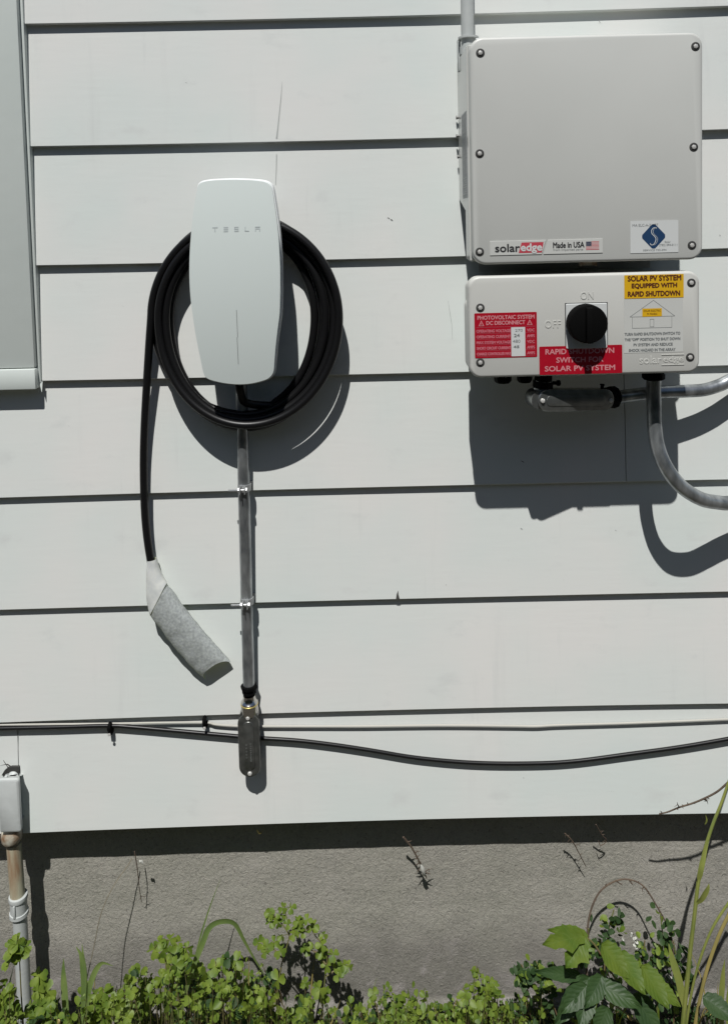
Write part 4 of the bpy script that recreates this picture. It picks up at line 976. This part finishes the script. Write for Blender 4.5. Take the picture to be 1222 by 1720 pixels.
# thorny cane by the right edge
twig('thorny_branch', 'dark thorny bare branch entering from the right edge across the siding', [(1300, 1250, .12), (1250, 1290, .10), (1222, 1314, .085), (1203, 1330, .08), (1180, 1342, .074), (1160, 1350, .068), (1140, 1356, .062), (1120, 1364, .055), (1106, 1367, .05)], .0021, 14)
twig('bramble_cane', 'brown thorny cane arching over the concrete right of centre', [(985, 1650, .04), (985, 1580, .03), (990, 1535, .02), (1005, 1500, .012), (1028, 1482, .008), (1052, 1477, .008), (1078, 1487, .014), (1098, 1515, .022), (1122, 1560, .03), (1130, 1600, .04), (1130, 1680, .05)], .0021, 26)
# tall stalks
sk = thing('tall_stalk', P(1190, 1740, .10), 'tall yellow green stalk rising past the siding edge at the right', 'stalk')
q = MB(); pp = spline([P(*p) for p in ((1142, 1760, .10), (1150, 1680, .10), (1158, 1600, .10), (1165, 1540, .10), (1172, 1480, .098), (1182, 1430, .095), (1196, 1385, .092), (1210, 1350, .09), (1222, 1315, .088), (1240, 1260, .085), (1262, 1200, .08))], 6)
q.tube(pp, [.0042*(1-.6*i/(len(pp)-1)) for i in range(len(pp))], 8); obj('stem', q, M['stalk'], sk)
q = MB(); blade(q, [P(1172, 1484, .10), P(1176, 1462, .104), P(1182, 1435, .1), P(1192, 1400, .094)], .010); obj('leaf', q, M['stalk'], sk, recalc=False); q = MB(); blade(q, [P(1167, 1520, .10), P(1178, 1510, .108), P(1187, 1494, .112), P(1190, 1484, .112)], .010); obj('leaf', q, M['stalk'], sk, recalc=False); q = MB(); blade(q, [P(1183, 1385, .095), P(1186, 1378, .098), P(1184, 1368, .10)], .003); obj('leaf', q, M['stalk'], sk, recalc=False); q = MB()
blade(q, [P(1150, 1700, .10), P(1140, 1650, .10), P(1128, 1610, .095), P(1122, 1585, .09)], .013)
obj('leaf', q, M['stalk'], sk, recalc=False)
for lab, pts, r_ in (('dry yellow straw stalk leaning right, right of the tall green stalk', [(1162, 1750, .10), (1172, 1690, .10), (1186, 1630, .10), (1205, 1575, .10), (1226, 1530, .10), (1260, 1460, .10)], .0030),
                     ('thin greenish straw stalk between the tall stalk and the yellow straw', [(1148, 1750, .09), (1158, 1680, .09), (1172, 1620, .09), (1195, 1560, .09), (1226, 1512, .09), (1260, 1470, .09)], .0022)):
    q = MB(); pp = spline([P(*p) for p in pts], 6); q.tube(pp, r_, 7); tag(obj('straw_stalk', q, M['straw' if r_ > .0025 else 'stalk']), lab, 'stalk')
tuft('short pale green shoot at the right edge below the straw stalks', [([(1212, 1740, .12), (1210, 1690, .12), (1213, 1640, .12), (1216, 1612, .12)], .010), ([(1222, 1740, .12), (1222, 1680, .12), (1226, 1640, .12)], .008)], m='stalk')

# broad leaf plant
def bigleaf(mb, base, tip, wd, nrm, lobes=0, cup=.15):
    d = tip-base; ln = d.length; d.normalize(); s = d.cross(nrm).normalized(); n = s.cross(d).normalized(); K = 12
    vs = []
    for i in range(K+1):
        t = i/K; w_ = math.sin(math.pi*min(1, t**.72))**.85*(1-.25*t) if 0 < t < 1 else 0.02
        if lobes: w_ *= 1+.22*math.cos(t*math.pi*5)
        w_ *= 1+.05*((i % 2)*2-1)
        mid = base+d*ln*t-n*ln*cup*(t*t)
        for u in (-1, -.5, 0, .5, 1):
            ridge = .012*math.sin(i*math.pi*.9)*abs(u)
            vs.append(mid+s*wd*.5*w_*u+n*(abs(u)*wd*.10+ridge*wd*2)+d*ln*.06*abs(u)*(1 if t > .1 else 0))
    fs = [(5*i+k, 5*i+k+1, 5*i+k+6, 5*i+k+5) for i in range(K) for k in range(4)]
    mb.add(vs, fs)
def leafobj(q, m, par):
    o = obj('leaf', q, m, par, ang=80, recalc=False); me = o.data; uv = me.uv_layers.new(name='UVMap')
    for lp in me.loops: k = lp.vertex_index; uv.data[lp.index].uv = ((k % 5)/4, (k//5)/12)
    return o
bl = thing('broad_leaf_plant', P(1040, 1760, .14), 'plant with large broad pointed leaves in front of the bramble at the lower right', 'plant')
q = MB(); q.tube(spline([P(*p) for p in ((1080, 1800, .12), (1075, 1720, .12), (1030, 1640, .11), (1000, 1590, .10), (985, 1575, .10))], 6), .0016, 6)
q.tube(spline([P(*p) for p in ((1075, 1720, .12), (1020, 1680, .14), (975, 1650, .14))], 5), .0014, 6); obj('stem', q, M['stem'], bl)
lv = [((980, 1572, .125), (918, 1583, .16), 36, 1), ((982, 1574, .125), (952, 1622, .165), 44, 1), ((986, 1572, .12), (925, 1560, .13), 24, 0),
      ((1008, 1586, .13), (1055, 1640, .16), 46, 0), ((1035, 1600, .13), (1082, 1666, .17), 46, 0), ((1075, 1622, .13), (1122, 1690, .17), 44, 0), ((1095, 1650, .14), (1142, 1688, .16), 30, 0)]
for b_, t_, w_, lo in lv:
    q = MB(); bigleaf(q, P(*b_), P(*t_), w_*1e-3, Vector((.25, -.6, 1)), lo); leafobj(q, M['leafb'], bl)
dl = thing('shaded_leaf_plant', P(980, 1780, .16), 'low plant with big leaves coloured dark as in shade under the bright broad leaves', 'plant')
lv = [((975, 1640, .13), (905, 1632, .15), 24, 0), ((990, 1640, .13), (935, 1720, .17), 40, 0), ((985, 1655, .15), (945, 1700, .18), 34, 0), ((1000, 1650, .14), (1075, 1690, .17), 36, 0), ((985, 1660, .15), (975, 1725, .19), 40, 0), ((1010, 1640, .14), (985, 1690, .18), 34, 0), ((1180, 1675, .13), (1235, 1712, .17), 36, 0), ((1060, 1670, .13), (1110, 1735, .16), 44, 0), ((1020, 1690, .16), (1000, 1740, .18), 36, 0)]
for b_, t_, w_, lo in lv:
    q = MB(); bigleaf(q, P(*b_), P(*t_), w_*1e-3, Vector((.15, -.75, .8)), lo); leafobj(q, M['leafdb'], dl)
# bramble foliage: small toothed leaflets along canes
q = MB(); s_ = MB()
canes = [[(1010, 1700, .07), (1015, 1620, .05), (1022, 1560, .035), (1030, 1528, .03)], [(1100, 1720, .06), (1108, 1640, .05), (1112, 1580, .04), (1108, 1535, .035)], [(1090, 1720, .07), (1078, 1640, .05), (1082, 1580, .04)], [(1130, 1720, .05), (1138, 1640, .04), (1130, 1580, .035)], [(960, 1710, .06), (966, 1640, .05), (985, 1590, .03), (988, 1560, .03)], [(940, 1720, .08), (915, 1650, .07), (900, 1615, .06)], [(880, 1720, .08), (885, 1650, .06), (875, 1620, .05)]]
for cn_ in canes:
    pp = spline([P(*p) for p in cn_], 8); s_.tube(pp, .0012, 5)
    for k in range(62):
        p = pp[int((random.random()**.6)*(len(pp)-1))]; c = p+Vector((random.uniform(-.022, .022), random.uniform(-.02, .01), random.uniform(-.012, .012)))
        leaflet(q, c, rv(1)+Vector((0, -.3, .2)), Vector((0, -.6, 1))+rv(.5), random.uniform(.010, .017), random.uniform(.007, .011), 0 if random.random() < .7 else 1, 0, .3)
br = thing('bramble_bush', P(1060, 1740, .06), 'dense bush of small dark leaves at the wall behind the broad leaves', 'bush')
obj('leaves', q, [M['leafd'], M['leaf']], br, ang=80, recalc=False); obj('stem', s_, M['stem'], br)
q = MB()
for px, py, r_ in ((1061, 1570, .003), (1066, 1580, .004), (1120, 1618, .003), (1046, 1577, .002), (1123, 1640, .0035), (823, 1690, .003), (1100, 1705, .003), (1066, 1590, .003)):
    c = P(px, py, .05)
    for k in range(7): leaflet(q, c, rv(1), Vector((0, -1, .4))+rv(.5), r_*1.5, r_*1.2, 0, 0)
tag(obj('white_petals', q, M['fluff'], recalc=False), kind='stuff', label='scattered pale petals among the green growth', cat='petals')
